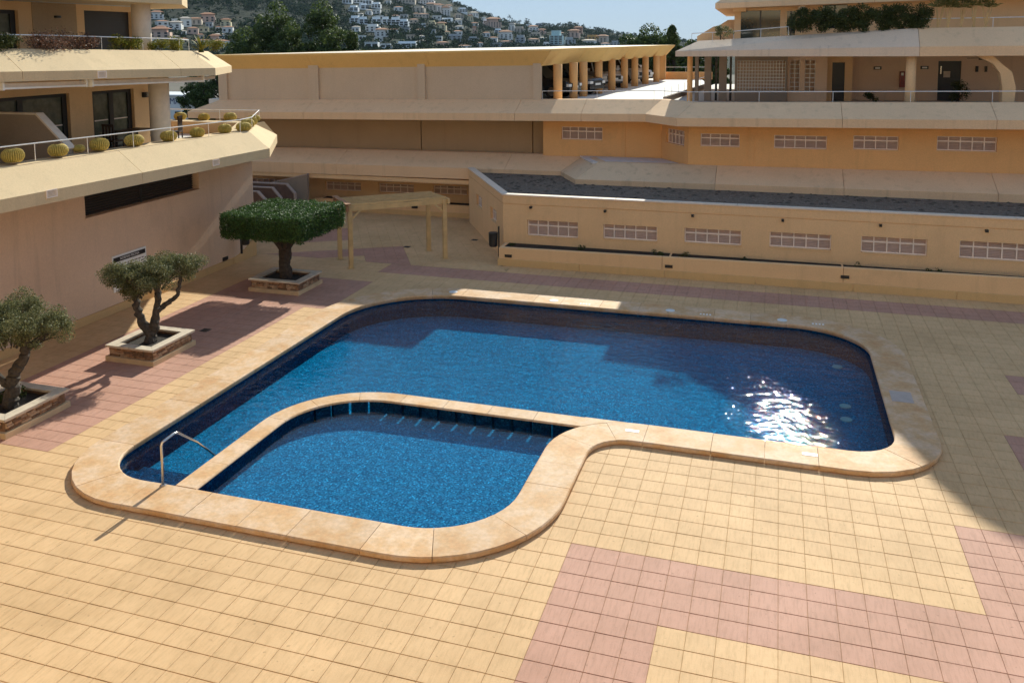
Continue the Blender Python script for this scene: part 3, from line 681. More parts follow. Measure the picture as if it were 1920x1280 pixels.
# sloping privacy wall on the terrace
mb = MB(); mb.prism_axis([(-19, 4.6), (-15.42, 4.6), (-15.42, 5.30), (-16.44, 6.24), (-19, 6.24)], 5.7, 5.9, 'y'); pw = mb.build('privacy_wall', M['stair_grey'], LB)
mb = MB(); mb.prism_axis([(-19, 6.243), (-16.46, 6.243), (-15.40, 5.30), (-15.36, 5.34), (-16.43, 6.29), (-19, 6.29)], 5.67, 5.93, 'y'); mb.build('wall_cap', M['white_stone'], pw)
railing(LB, [(-14.86, -7.5, 5.45), (-14.80, 4, 5.25), (-14.78, 12.8, 5.07), (-15.1, 14.0, 5.05), (-16.75, 17.0, 5.05), (-24, 16.7, 5.05)], 0.44, M['rail'], 1.9)
# second floor parapet
dzU = lambda x, y: -0.02*(max(-8, min(y, 14.5)) - 6.4)
UF = [(-16.2, -8), (-15.02, 6.42), (-14.98, 11.81), (-17.4, 16.2), (-27, 16.2)]
panels(LB, 'fascia_panel', UF, [(0, 7.20), (0, 7.45), (0.8, 8.035), (1.4, 8.035), (1.4, 7.45), (1.55, 7.20)], M['fascia'], [7, 12.2, 18.1], dzU)
mb = MB(); mb.prism([(-27, -8), (-17.6, -8), (-16.6, 6.5), (-16.5, 11.1), (-18.2, 14.5), (-27, 14.5)], 7.16, 7.41); mb.build('floor_slab', M['concrete'], LB)
vent(LB, Fr((-15.02, 6.42), (-14.98, 11.81)), .25, 7.32)
# awning cassettes under the parapet
for y0, y1, x in ((3.7, 6.50, -15.5), (6.58, 11.6, -15.4)):
    zt = 7.16 - .02*(y0 - 6.4)
    mb = MB(); mb.obox((x, y0, zt - .07), (x, y1, zt - .07 - .02*(y1 - y0)), .16, .13); a = mb.build('awning_cassette', M['white_stone'], LB)
    mb = MB(); mb.obox((x + .1, y0 + .05, zt - .135), (x + .1, y1 - .05, zt - .135 - .02*(y1 - y0)), .05, .05); mb.build('front_bar', M['white'], a)
    for yy in (y0 + .02, y1 - .02):
        mb = MB(); mb.box(x - .1, yy - .03, zt - .18 - .02*(yy - y0), x + .13, yy + .03, zt + .03 - .02*(yy - y0)); mb.build('bracket', M['white'], a)
mb = MB(); mb.obox((-15.45, 11.7, 6.98), (-16.9, 14.3, 6.92), .16, .10); mb.build('awning_cassette', M['white_stone'], LB)
# upper storey
fu = Fr((-18.5, -8), (-18.5, 12.55)); wall_open('upper_wall', fu, 7.46, 9.75, .3, [(u(4.2), u(7.25), 7.5, 9.2), (u(9.85), u(12.05), 7.5, 9.28)], M['stucco_tan'], LB)
mb = MB(); fu.box(mb, u(7.75), u(9.5), -.02, -.001, 7.47, 9.74); mb.build('recess_shade_panel', M['panel_shaded'], LB)  # flat dark panel; the shade of a recess is put into its colour
sliding(fu, u(4.2), u(7.25), 7.5, 9.2, 2, LB)
mb = MB(); fu.box(mb, u(9.85), u(12.05), .15, .2, 7.5, 9.28); sh = mb.build('roller_shutter', M['black'], LB)
for i in range(16):
    mb = MB(); fu.box(mb, u(9.9), u(12.0), .13, .149, 7.52 + i*.11, 7.62 + i*.11); mb.build('shutter_slat', M['dark_frame'], sh)
mb = MB(); mb.lathe((-16.7, 10.38, 7.46), [(.30, 0), (.30, 2.3)], 20); mb.build('column', M['white_stone'], LB, smooth=True)
mb = MB(); Fr((-18.5, 12.55), (-27, 12.55)).box(mb, 0, 8, 0.003, .3, 7.46, 9.75); mb.build('upper_end_wall', M['stucco_tan'], LB)
mb = MB(); mb.lathe((-18.44, 8.68, 9.0), [(.11, 0), (.11, .07)], 12); mb.build('bulkhead_lamp', M['dark_frame'], LB)
railing(LB, [(-17.1, -7.5, 8.15), (-15.95, 6, 8.02), (-15.9, 11.2, 7.92), (-16.6, 12.6, 7.89)], 0.40, M['rail'], 1.9)
UUF = [(-17.0, -8), (-15.85, 6.5), (-15.8, 11.3), (-17.5, 13.8), (-27, 13.8)]
panels(LB, 'fascia_panel', UUF, [(0, 9.45), (0, 9.78), (0.8, 10.3), (1.4, 10.3), (1.4, 9.7), (1.55, 9.42)], M['fascia'], [7, 13, 18])
mb = MB(); mb.prism([(-27, -8), (-18.4, -8), (-17.3, 6.5), (-17.3, 10.9), (-18.4, 12.3), (-27, 12.3)], 9.46, 9.70); mb.build('roof_slab', M['concrete'], LB)

# ================================================================== GARAGE BUILDING (back)
GB = thing('garage_building', 'long ochre garage block with an open rooftop carport', 'building', (-12, 25, 0))
dzB = lambda x, y: 0.0115*(x + 21)
BAND = [(-25.3, 60), (-25.2, 23.5), (-2.25, 23.5), (-0.75, 21.6), (18, 21.6)]
acc = 36.5
panels(GB, 'fascia_panel', BAND, [(0, 4.50), (0, 4.83), (1.15, 5.37), (1.5, 5.37), (1.5, 4.50)], M['fascia_back'], [acc, acc + 6.6, acc + 17.2, acc + 20.2, acc + 22.95 + 2.42, acc + 22.95 + 2.42 + 6.1, acc + 22.95 + 2.42 + 11.2], dzB)
LOW = [(-26, 60), (-26, 23.5), (-5.9, 23.5), (-4.8, 21.45), (18, 21.45)]
lowc = [36.5, 45.6, 54.0, 56.6, 36.5 + 20.1 + 2.33, 64.5, 69.2, 74.3]
pp_ = panels(GB, 'fascia_panel', LOW, [(0, 1.92), (0, 2.42), (1.25, 2.98), (1.6, 2.98), (1.6, 1.92)], M['fascia_back'], lowc, lambda x, y: 0.006*(x + 15))
for q in (4, 5): pp_[q].data.materials[0] = M['fascia_stained']
panels(GB, 'band_strip', LOW[:3], [(.03, 1.69), (.03, 1.885), (.5, 1.885), (.5, 1.69)], M['stucco_tan'], [36.5])
mb = MB(); mb.prism([(-4.35, 22.76), (-0.45, 22.74), (-1.72, 24.64), (-5.3, 24.64)], 2.96, 3.037); mb.build('planter_top', flat('pale_concrete', (0.62, 0.60, 0.60), 0.8), GB)
# top storey wall of panels and pilasters
fw = Fr((-24.1, 24.62), (-7.1, 24.62)); uu = lambda x: x + 24.1
for a, b in ((-23.6, -18.9), (-18.36, -13.1), (-12.72, -7.46)):
    mb = MB(); fw.box(mb, uu(a), uu(b), .12, .25, 5.30, 7.15); mb.build('wall_panel', M['panel_render'], GB)
for a, b in ((-24.1, -23.6), (-18.9, -18.36), (-13.1, -12.72), (-7.46, -7.1)):
    mb = MB(); fw.box(mb, uu(a), uu(b), 0, .25, 5.301, 7.149); mb.build('pilaster', M['panel_render'], GB)
mb = MB(); mb.box(-24.1, 24.9, 5.3, -23.85, 48, 7.1); mb.build('side_wall', M['panel_render'], GB)
# recessed middle storey, its deep shade put into the panel colour
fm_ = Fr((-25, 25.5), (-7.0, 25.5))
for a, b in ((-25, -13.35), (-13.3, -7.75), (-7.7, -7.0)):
    mb = MB(); fm_.box(mb, a + 25, b + 25, 0, .2, 2.9, 4.8); mb.build('shaded_wall_panel', M['panel_shaded'], GB)
# orange wall with louvred windows: three planes
fo1 = Fr((-7.0, 24.66), (-1.72, 24.66)); wall_open('orange_wall', fo1, 2.9, 5.0, .3, [(.85, 2.71, 3.75, 4.32)], M['stucco_orange'], GB); louvre_window(fo1, .85, 2.71, 3.75, 4.32, 5, GB)
fo2 = Fr((-1.715, 24.655), (-0.385, 22.745)); wall_open('orange_wall', fo2, 2.9, 5.2, .3, [(.45, 2.0, 3.78, 4.40)], M['stucco_orange'], GB); louvre_window(fo2, .45, 2.0, 3.78, 4.40, 5, GB)
fo3 = Fr((-0.38, 22.74), (18, 22.74)); W3 = [(.1, 1.63, 3.84, 4.36), (2.94, 4.89, 3.84, 4.36), (5.84, 7.43, 3.88, 4.41), (8.74, 10.73, 3.92, 4.46), (13.0, 15.0, 3.95, 4.5)]
wall_open('orange_wall', fo3, 2.9, 5.3, .3, [(a + .38, b + .38, c, d) for a, b, c, d in W3], M['stucco_orange'], GB)
for (a, b, c, d), n in zip(W3, (4, 5, 4, 5, 5)): louvre_window(fo3, a + .38, b + .38, c, d, n, GB)
for frx, x in ((fo1, 3.62), (fo3, 2.45)):
    mb = MB(); frx.box(mb, x - .11, x + .11, -.035, -.001, 2.95, 4.9); mb.build('pilaster', M['stucco_orange'], GB)
# ground floor wall under the low band
fg = Fr((-26, 25.2), (-9.9, 25.2)); ug = lambda x: x + 26
WG = [(-22.8, -21.1, .55, 1.25), (-18.45, -16.48, .82, 1.25), (-15.51, -13.64, .84, 1.28), (-12.63, -10.9, .88, 1.30)]
wall_open('ground_wall', fg, 0, 2.0, .3, [(ug(a), ug(b), c, d) for a, b, c, d in WG], M['stucco_tan'], GB)
for a, b, c, d in WG: louvre_window(fg, ug(a), ug(b), c, d, 5, GB)
mb = MB(); mb.box(-26, 23.8, 1.9, -6, 25.19, 2.4); mb.build('soffit', M['stucco_tan'], GB)
# roof slab with sloped ochre fascia, stepping back along the carport
RF = [(-25.0, 56), (-24.9, 24.15), (-6.5, 24.15), (-6.35, 31), (-5.4, 32), (-5.2, 38), (-4.9, 39), (-4.45, 46), (-4.2, 47), (-4.1, 51), (-8, 56)]
panels(GB, 'roof_fascia', RF, [(0, 7.78), (0, 7.72), (.62, 7.02), (.9, 7.02), (.9, 7.78)], M['roof_ochre'], [31.85, 31.85 + 6.2, 31.85 + 12.4, 31.85 + 18.4, 57.1, 58.5, 64.5, 65.6, 72.6], lambda x, y: min(0, .010*(x + 7)))
rfo = mitre(RF); rin = [(x + ox*.88, y + oy*.88) for (x, y), (ox, oy) in zip(RF, rfo)]
rt = fill_with_hole(rin, None, 7.775); rt.v = [(x, y, z + min(0, .010*(x + 7))) for x, y, z in rt.v]; rt.build('roof_top', M['white_stone'], GB)
rt = fill_with_hole(rin, None, 7.03); rt.v = [(x, y, z + min(0, .010*(x + 7))) for x, y, z in rt.v]; rt.build('roof_ceiling', M['stucco_tan'], GB)
mb = MB(); mb.prism([(-25.0, 25.0), (-2.3, 24.95), (-1.9, 27), (-0.9, 41), (-2.6, 54), (-25, 54)], 4.9, 5.33); mb.build('parking_deck', M['floor_bright'], GB)
cm = MB(); cm.lathe((0, 0, 0), [(.21, 0), (.21, 1.75)], 14); cme = cm.mesh('carport_column', [M['stucco_orange']], True)
for x, y in ((-6.55, 25.6), (-6.5, 28.6), (-6.35, 30.2), (-6.05, 32.6), (-5.85, 35.4), (-5.62, 38.2), (-5.35, 40.4), (-5.1, 43.2), (-4.8, 46.2), (-11.5, 46), (-9.5, 40), (-10.5, 34)):
    o = link_mesh('carport_column', cme, GB, True); o.location = Vector((x, y, 5.33)) - W[GB]
mb = MB(); mb.box(-5.1, 49.5, 5.33, -4.6, 49.9, 7.1); mb.build('corner_post', M['stucco_orange'], GB)
mb = MB(); mb.box(-5.1, 50.2, 5.33, -1.4, 50.4, 5.85); mb.build('end_parapet', M['stucco_orange'], GB); railing(GB, [(-5.0, 50.3, 5.85), (-1.5, 50.3, 5.85)], .35, M['rail'], 1.5)
mb = MB(); mb.prism([(-1.95, 27), (-1.8, 27), (-0.8, 41), (-0.95, 41)], 5.0, 5.55); mb.build('ramp_wall', M['stair_grey'], GB)
railing(GB, [(-1.9, 27.2, 5.55), (-0.9, 40.8, 5.55)], .42, M['rail'], 1.7)
railing(GB, [(-7.05, 24.75, 5.50), (-2.05, 24.72, 5.56), (-0.4, 22.9, 5.62), (16, 22.9, 5.80)], .40, M['rail'], 2.6)
# planter against the back wall
pf = Fr((-18.5, 24.2), (-10.0, 24.2)); mb = MB(); pf.box(mb, 0, pf.L, 0, .14, 0, .58); pf.box(mb, 0, .14, .14, 1.0, 0, .58); mb.build('planter_wall', M['stucco_tan'], GB)
mb = MB(); pf.box(mb, .14, pf.L, .14, 1.0, 0, .50); mb.build('planter_soil', M['soil'], GB)
mb = MB(); pf.box(mb, 0, pf.L, -.03, -.001, 0, .22); mb.build('base_strip', M['base_strip'], GB)
wall_light(pf, -13.17 + 18.5, .40, 'small black light on the planter face behind the pergola', None)

# ================================================================== LOW POOL BUILDING with gravel roof
PB = thing('pool_building', 'low tan building with a grey gravel roof and a row of louvred windows', 'building', (2, 17.3, 0))
P0, P1, P2 = (-10.15, 23.42), (-6.6, 17.3), (18, 17.3)
f1 = Fr(P0, P1); f3 = Fr(P1, P2)
CW = [(f1.L - 5.3, f1.L - 4.1, 1.12, 1.62), (f1.L - 2.35, f1.L - 1.2, 1.12, 1.62)]
wall_open('corridor_wall', f1, 0, 2.13, .25, CW, M['stucco_tan'], PB)
for a, b, c, d in CW: louvre_window(f1, a, b, c, d, 3, PB)
WL = [(-5.66, -3.75, .99, 1.58), (-2.83, -.9, 1.05, 1.58), (.04, 1.96, 1.09, 1.61), (2.88, 4.83, 1.12, 1.64), (5.75, 7.72, 1.12, 1.67), (8.65, 10.68, 1.13, 1.70), (12, 14, 1.14, 1.71)]
wall_open('front_wall', f3, 0, 2.13, .25, [(a + 6.6, b + 6.6, c, d) for a, b, c, d in WL], M['stucco_tan'], PB)
for a, b, c, d in WL: louvre_window(f3, a + 6.6, b + 6.6, c, d, 5, PB)
path = [P0, P1, P2]
panels(PB, 'parapet', path, [(.02, 2.13), (.02, 2.155), (-.012, 2.155), (-.012, 2.45), (.22, 2.45), (.22, 2.13)], M['stucco_tan'], [f1.L])
panels(PB, 'parapet_cap', path, [(-.04, 2.452), (-.04, 2.50), (.25, 2.50), (.25, 2.452)], M['parapet_cap'], [3.4, f1.L, f1.L + 4.2, f1.L + 8.4, f1.L + 12.6, f1.L + 16.8])
mb = MB(); mb.prism([(-6.5, 17.5), (18, 17.5), (18, 21.5), (-4.75, 21.5), (-5.85, 23.55), (-9.98, 23.55)], 1.6, 2.28); mb.build('gravel_roof', M['gravel'], PB)
V = []; F = []; fmx = []
n = 0
while n < 5200:
    x, y = random.uniform(-9.5, 14), random.uniform(17.6, 23.3)
    if y > 21.4 and x > -5.2: continue
    if (x + 9.9)*6.12 < (23.42 - y)*3.55*1.0 and x < -6.3: continue
    s = random.uniform(.015, .04); mo = random.random() < .045*(1 + 1.5*(y > 20.3))
    if mo: s = random.uniform(.05, .15)
    a = random.random()*6.3; h = s*(.7 if not mo else .35); b = len(V)
    V += [(x + s*math.cos(a + q*1.57)*random.uniform(.7, 1.2), y + s*math.sin(a + q*1.57)*random.uniform(.7, 1.2), 2.279) for q in range(4)] + [(x, y, 2.28 + h)]
    F += [(b, b+1, b+4), (b+1, b+2, b+4), (b+2, b+3, b+4), (b+3, b, b+4)]; fmx += [1 if mo else 0]*4; n += 1
me = bpy.data.meshes.new('roof_gravel'); me.from_pydata(V, [], F); me.materials.append(M['pebble']); me.materials.append(M['moss']); me.polygons.foreach_set('material_index', fmx); me.update()
o = link_mesh('roof_gravel', me, PB); tag(o, kind='stuff')
# drip spouts under the parapet
for x in (-5.51, -2.75, .32, 3.29, 6.31, 9.38):
    t = MB(); f3.box(t, x + 6.56, x + 6.64, -.14, -.001, 2.02, 2.10); t.build('spout', M['black'], PB)
# planter in front
LP = thing('long_planter', 'long tan planter trough with dark soil along the low pool building', 'planter', (2, 16.6, 0))
pth = [(-6.52, 17.27), (-6.52, 16.5), (18, 16.5)]
panels(LP, 'planter_wall', pth, [(0, 0), (0, .66), (.02, .68), (.12, .68), (.14, .66), (.14, 0)], M['stucco_tan'], [.77 + 5.9, .77 + 11.7], lambda x, y: .008*(x + 6) )
panels(LP, 'base_strip', pth, [(-.035, 0), (-.035, .25), (-.001, .26), (-.001, 0)], M['base_strip'], [.77 + 3 * i for i in range(1, 8)])
for a, b in ((-6.36, -.42), (-.36, 5.15), (5.21, 18)):
    mb = MB(); mb.box(a, 16.645, .1, b, 17.285, .668); mb.build('planter_soil', M['soil'], LP)
for x in (-.39, 5.18):
    mb = MB(); mb.box(x - .028, 16.641, .1, x + .028, 17.285, .69); mb.build('planter_divider', M['stucco_tan'], LP)
pfr = Fr((-6.52, 16.5), (18, 16.5))
for x, z, s in ((-6.16, .37, 'leftmost small black light on the long planter face'), (-.39, .40, 'middle small black light on the long planter face below the first divider'), (5.23, .46, 'right small black light on the long planter face below the second divider')):
    wall_light(pfr, x + 6.52, z, s, 'lights on the planter face', .26, .10)
# lights on the left wall foot
for y, s in ((5.18, 'black foot light on the left wall beside the nearest olive tree'), (9.31, 'black foot light on the left wall behind the forked olive tree'), (13.46, 'black foot light on the left wall near its far end')):
    wall_light(fr, u(y), .32, s, 'foot lights along the left wall')

# ================================================================== RIGHT APARTMENT TOWER
RT = thing('apartment_tower', 'tan stepped apartment building with long balconies and a hedge on its terrace', 'building', (6, 28, 5.3))
def rprof(b, m, t): return [(0, b), (0, m), (.9, t), (1.4, t), (1.4, m), (1.5, b)]
RPp = [(-1.6, 42), (-1.15, 24.6), (8.2, 23.9), (18, 23.9)]
prs = [rprof(7.40, 7.60, 8.02), rprof(7.43, 7.65, 8.08), rprof(7.41, 7.78, 8.50), rprof(7.44, 7.80, 8.52)]
pp_ = panels(RT, 'fascia_panel', RPp, prs, M['fascia_back'], [17.4, 17.4 + 9.37]); pp_[1].data.materials[0] = M['fascia_skylit']
mb = MB(); mb.prism([(-.1, 26.1), (8.2, 25.4), (18, 25.4), (18, 42), (-.5, 42)], 7.44, 7.75); mb.build('floor_slab', M['stucco_tan'], RT)
mb = MB(); mb.prism([(-1.85, 27), (-.3, 23.0), (18, 23.0), (18, 44), (-.8, 44)], 4.9, 5.31); mb.build('walkway_floor', M['concrete'], RT)
# lattice block
mb = MB(); fl = Fr((1.15, 28), (3.42, 28)); fl.box(mb, 0, fl.L, 0, .2, 5.31, 5.80); fl.box(mb, 0, fl.L, 0, .2, 7.16, 7.44); fl.box(mb, 0, .1, 0, .2, 5.8, 7.16); fl.box(mb, fl.L - .08, fl.L, 0, .2, 5.8, 7.16); mb.build('lattice_wall', M['stair_grey'], RT)
def lattice(fr, u0, u1, z0, z1, nx, nz, parent):
    mb = MB(); b = .028
    for i in range(nx + 1): c = u0 + (u1 - u0)*i/nx; fr.box(mb, c - b/2, c + b/2, .02, .14, z0, z1)
    for j in range(nz + 1):
        c = z0 + (z1 - z0)*j/nz
        for i in range(nx): fr.box(mb, u0 + (u1 - u0)*i/nx + b/2, u0 + (u1 - u0)*(i + 1)/nx - b/2, .025, .138, c - b/2, c + b/2)
    o = mb.build('breeze_blocks', M['white'], parent); mb = MB(); fr.box(mb, u0, u1, .5, .53, z0, z1); mb.build('lattice_backing', M['stucco_left'], parent)
lattice(fl, .1, fl.L - .08, 5.80, 7.16, 16, 9, RT)
fl2 = Fr((3.45, 28.3), (5.1, 28.3)); wall_open('lattice_wall', fl2, 5.31, 7.44, .2, [(.08, .50, 5.78, 7.18), (.72, 1.15, 5.78, 7.18)], M['stucco_left'], RT)
lattice(fl2, .08, .50, 5.78, 7.18, 2, 7, RT); lattice(fl2, .72, 1.15, 5.78, 7.18, 2, 7, RT)
mb = MB(); Fr((3.43, 28), (3.43, 30)).box(mb, 0.21, 2, 0, .15, 5.31, 7.44); mb.build('return_wall', M['stucco_tan'], RT)
fd = Fr((5.1, 29), (6.2, 29)); wall_open('door_wall', fd, 5.31, 7.44, .2, [(.25, .78, 5.31, 7.05)], M['stucco_tan'], RT); mb = MB(); fd.box(mb, .25, .78, .1, .15, 5.31, 7.05); mb.build('narrow_door', M['black'], RT)
mb = MB(); Fr((6.2, 29), (6.2, 31)).box(mb, 0.21, .99, 0, .1, 5.31, 7.44); mb.build('return_wall', M['stucco_tan'], RT)
fr3 = Fr((6.2, 30), (18, 30)); wall_open('back_wall', fr3, 5.31, 7.44, .2, [(3.62, 4.54, 5.31, 7.08)], M['stucco_left'], RT)
mb = MB(); fr3.box(mb, 3.62, 4.54, .08, .14, 5.31, 7.08); dr = mb.build('entrance_door', M['dark_frame'], RT)
mb = MB(); fr3.box(mb, 3.85, 4.12, .07, .078, 6.35, 6.62); mb.build('notice', M['cap_stone'], dr); mb = MB(); fr3.box(mb, 3.72, 3.75, .02, .079, 6.5, 6.85); mb.build('door_pull', M['steel'], dr)
for x, z in ((1.12, 6.77), (3.05, 6.79)):
    mb = MB(); fr3.box(mb, x - .16, x + .16, -.1, -.001, z - .07, z + .07); l_ = mb.build('bulkhead_lamp', M['dark_frame'], RT); mb = MB(); fr3.box(mb, x - .1, x + .1, -.13, -.101, z - .035, z + .035); mb.build('lamp_glass', M['white'], l_)
mb = MB(); fr3.box(mb, 2.05, 2.3, -.14, -.001, 5.9, 6.62); e_ = mb.build('fire_extinguisher', flat('red_paint', (0.20, 0.012, 0.012), 0.4), RT); mb = MB(); fr3.box(mb, 2.1, 2.2, -.16, -.141, 6.44, 6.56); mb.build('gauge', M['white'], e_)
for x in (5.15, 5.5): mb = MB(); fr3.box(mb, x - .05, x + .05, -.08, -.001, 6.6, 6.85); mb.build('wall_ornament', M['dark_slat'], RT)
for x0, x1 in ((7.78, 8.12),):
    mb = MB(); mb.lathe((7.97, 24.4, 5.31), [(.19, 0), (.19, 2.12)], 16); mb.build('column', M['stucco_tan'], RT, smooth=True)
mb = MB(); mb.prism_axis([(11.15, 5.31), (11.55, 5.31), (11.6, 6.2), (11.45, 6.8), (11.1, 7.1), (10.75, 7.44), (10.2, 7.44), (10.8, 7.1), (11.05, 6.75), (11.15, 6.2)], 24.3, 24.8, 'y'); mb.build('curved_pillar', M['stucco_tan'], RT)
mb = MB()
for i in range(4): a = i*math.pi/2 + .4; mb.obox((10.9, 27, 7.28), (10.9 + .55*math.cos(a), 27 + .55*math.sin(a), 7.26), .12, .015)
mb.lathe((10.9, 27, 7.2), [(.08, 0), (.08, .24)], 10); mb.build('ceiling_fan', M['dark_slat'], RT)
# posts of the open passage
for x, w in ((-.55, .16), (-.05, .3), (.62, .34)):
    mb = MB(); mb.box(x - w/2, 28.0, 5.31, x + w/2, 28.3, 7.44); mb.build('passage_post', M['stair_grey'], RT)
for x in (.30, .95):
    mb = MB(); mb.box(x - .05, 28.4, 5.31, x + .05, 28.5, 7.44); mb.build('door_frame', M['dark_frame'], RT)
mb = MB(); mb.lathe((-.72, 26.6, 5.31), [(.12, 0), (.12, 2.1)], 12); mb.build('slim_column', M['stucco_orange'], RT)
# terrace storey
fe = Fr((.95, 31), (18, 31)); wall_open('upper_wall', fe, 7.75, 9.95, .25, [(.3, 2.12, 7.8, 9.5), (2.42, 2.80, 7.8, 9.45), (4.0, 5.1, 8.6, 9.7)], M['stucco_tan'], RT)
for a, b, c, d in ((.3, 2.12, 7.8, 9.5), (2.42, 2.80, 7.8, 9.45), (4.0, 5.1, 8.6, 9.7)):
    mb = MB(); fe.box(mb, a, b, .1, .13, c, d); g = mb.build('dark_window', M['glass'], RT); mb = MB(); fe.box(mb, (a + b)/2 - .03, (a + b)/2 + .03, .07, .099, c, d); mb.build('mullion', M['dark_frame'], g)
mb = MB(); mb.lathe((4.02, 30.2, 7.75), [(.19, 0), (.19, 2.2)], 14); mb.build('column', M['stucco_tan'], RT, smooth=True)
mb = MB(); mb.prism_axis([(-.9, 7.75), (-.9, 8.3), (-.1, 8.78), (.15, 8.82), (.6, 9.1), (1.3, 9.12), (1.3, 7.75)], 32.0, 32.3, 'y'); mb.build('stepped_wall', M['stucco_tan'], RT)
panels(RT, 'fascia_panel', [(-.2, 45), (.1, 30), (18, 29.6)], [[(0, 9.60), (0, 9.85), (.8, 10.45), (1.3, 10.45), (1.3, 9.6)], [(0, 9.60), (0, 9.85), (.8, 10.45), (1.3, 10.45), (1.3, 9.6)], [(0, 9.95), (0, 10.2), (.8, 10.8), (1.3, 10.8), (1.3, 9.95)]], M['fascia_back'], [15.0, 22])
mb = MB(); mb.prism([(1.3, 31.2), (18, 31.0), (18, 45), (1.2, 45)], 9.78, 10.1); mb.build('roof_slab', M['stucco_tan'], RT)
mb = MB(); mb.box(.9, 30.4, 9.45, 1.5, 31.2, 9.62); mb.build('ceiling_beam', M['stucco_tan'], RT)
# unseen storeys above the frame, raked outline shaped to cast the courtyard shadow
mb = MB(); mb.prism_axis([(1.0, 10.1), (1.0, 11.6), (1.4, 12.2), (3.4, 13.3), (5.95, 14.9), (6.4, 15.7), (6.95, 16.4), (7.4, 16.65), (18, 16.7), (18, 10.1)], 32.2, 44, 'y'); mb.build('upper_storeys', M['stucco_tan'], RT)
mb = MB(); mb.prism([(1.3, 40), (18, 40), (18, 40.3), (1.3, 40.3)], 5.3, 10); mb.build('rear_wall', M['stucco_left'], RT)
railing(RT, [(-.55, 25.4, 8.05), (1.2, 25.3, 8.12), (3.4, 25.1, 8.28)], .35, M['rail'], 1.1)
railing(RT, [(8.3, 25.0, 8.5), (16, 25.0, 8.52)], .36, M['rail'], 2.6)

# ================================================================== assumed unseen block behind the viewpoint, added for its warm bounced sunlight
NB = thing('bounce_apartment_block', 'unseen tan apartment block added behind the viewpoint to bounce sunlight', 'building', (2, -14, 0))
for k, zf in enumerate((4.4, 7.3, 10.2, 13.1)):
    panels(NB, 'fascia_panel', [(26, -13.75), (-20, -13.75)], [(0, zf), (0, zf + .32), (.8, zf + .9 - (.75 if k == 1 else 0)), (1.2, zf + .9 - (.75 if k == 1 else 0)), (1.2, zf)], M['stucco_cream'], [6*i for i in range(1, 8)])
    mb = MB(); mb.box(-20, -17.2, zf + .002, 26, -14.96, zf + .25); mb.build('floor_slab', M['stucco_cream'], NB)
fnb = Fr((26, -15.6), (-20, -15.6)); fnb0 = Fr((26, -15.0), (-20, -15.0))
wall_open('wall', fnb0, 0, 4.4, .3, [(6*i + 2, 6*i + 4.4, 1.6, 2.6) for i in range(7)], M['stucco_cream'], NB)
for k, zf in enumerate((4.65, 7.55, 10.45)):
    ops = [(6*i + 1.2, 6*i + 3.6, zf, zf + 2.1) for i in range(7)]; wall_open('wall', fnb, zf, zf + 2.65, .3, ops, M['stucco_cream'], NB)
    for a, b, c, d in ops: mb = MB(); fnb.box(mb, a, b, .15, .2, c, d); mb.build('dark_window', M['glass'], NB)
# ------------------------------------------------------------------ vegetation helpers
def leaf_quads(P, Nn, size, aspect=1.0, jitter=0.7, rng=RNG):
    """P (n,3) centres, Nn (n,3) preferred normals -> V,F"""
    n = len(P); nn = Nn + rng.normal(0, jitter, (n, 3)); nn /= np.linalg.norm(nn, axis=1, keepdims=True) + 1e-9
    a = np.cross(nn, rng.normal(0, 1, (n, 3))); a /= np.linalg.norm(a, axis=1, keepdims=True) + 1e-9; b = np.cross(nn, a)
    s = size*rng.uniform(0.6, 1.3, (n, 1))/2; a = a*s*aspect; b = b*s
    V = np.stack([P - a, P - b*0.9, P + a, P + b*0.9], 1).reshape(-1, 3); F = np.arange(4*n).reshape(-1, 4); return V, F
def blob_points(blobs, n, shell=0.55, rng=RNG):
    """points in a union of ellipsoids (cx,cy,cz,rx,ry,rz), denser near the surface"""
    vol = np.array([b[3]*b[4]*b[5] for b in blobs])**0.67; k = rng.choice(len(blobs), n, p=vol/vol.sum()); B = np.array(blobs)[k]
    d = rng.normal(0, 1, (n, 3)); d /= np.linalg.norm(d, axis=1, keepdims=True); r = 1 - (1 - shell)*rng.random((n, 1))**1.6
    return B[:, :3] + d*r*B[:, 3:], d
def leaf_mesh(name, P, D, size, mat_, aspect=1.0, jitter=0.7):
    V, F = leaf_quads(P, D, size, aspect, jitter); return fast_mesh(name, V, F, [mat_])
def clumps(c, R, n, r, rng=RNG, flat_=0.8):
    d = rng.normal(0, 1, (n, 3)); d /= np.linalg.norm(d, axis=1, keepdims=True); rr = rng.uniform(0.45, 0.95, (n, 1))
    C_ = np.array(c) + d*rr*np.array(R); s = rng.uniform(0.6, 1.15, n)*r
    return [(x, y, z, q, q, q*flat_) for (x, y, z), q in zip(C_, s)]

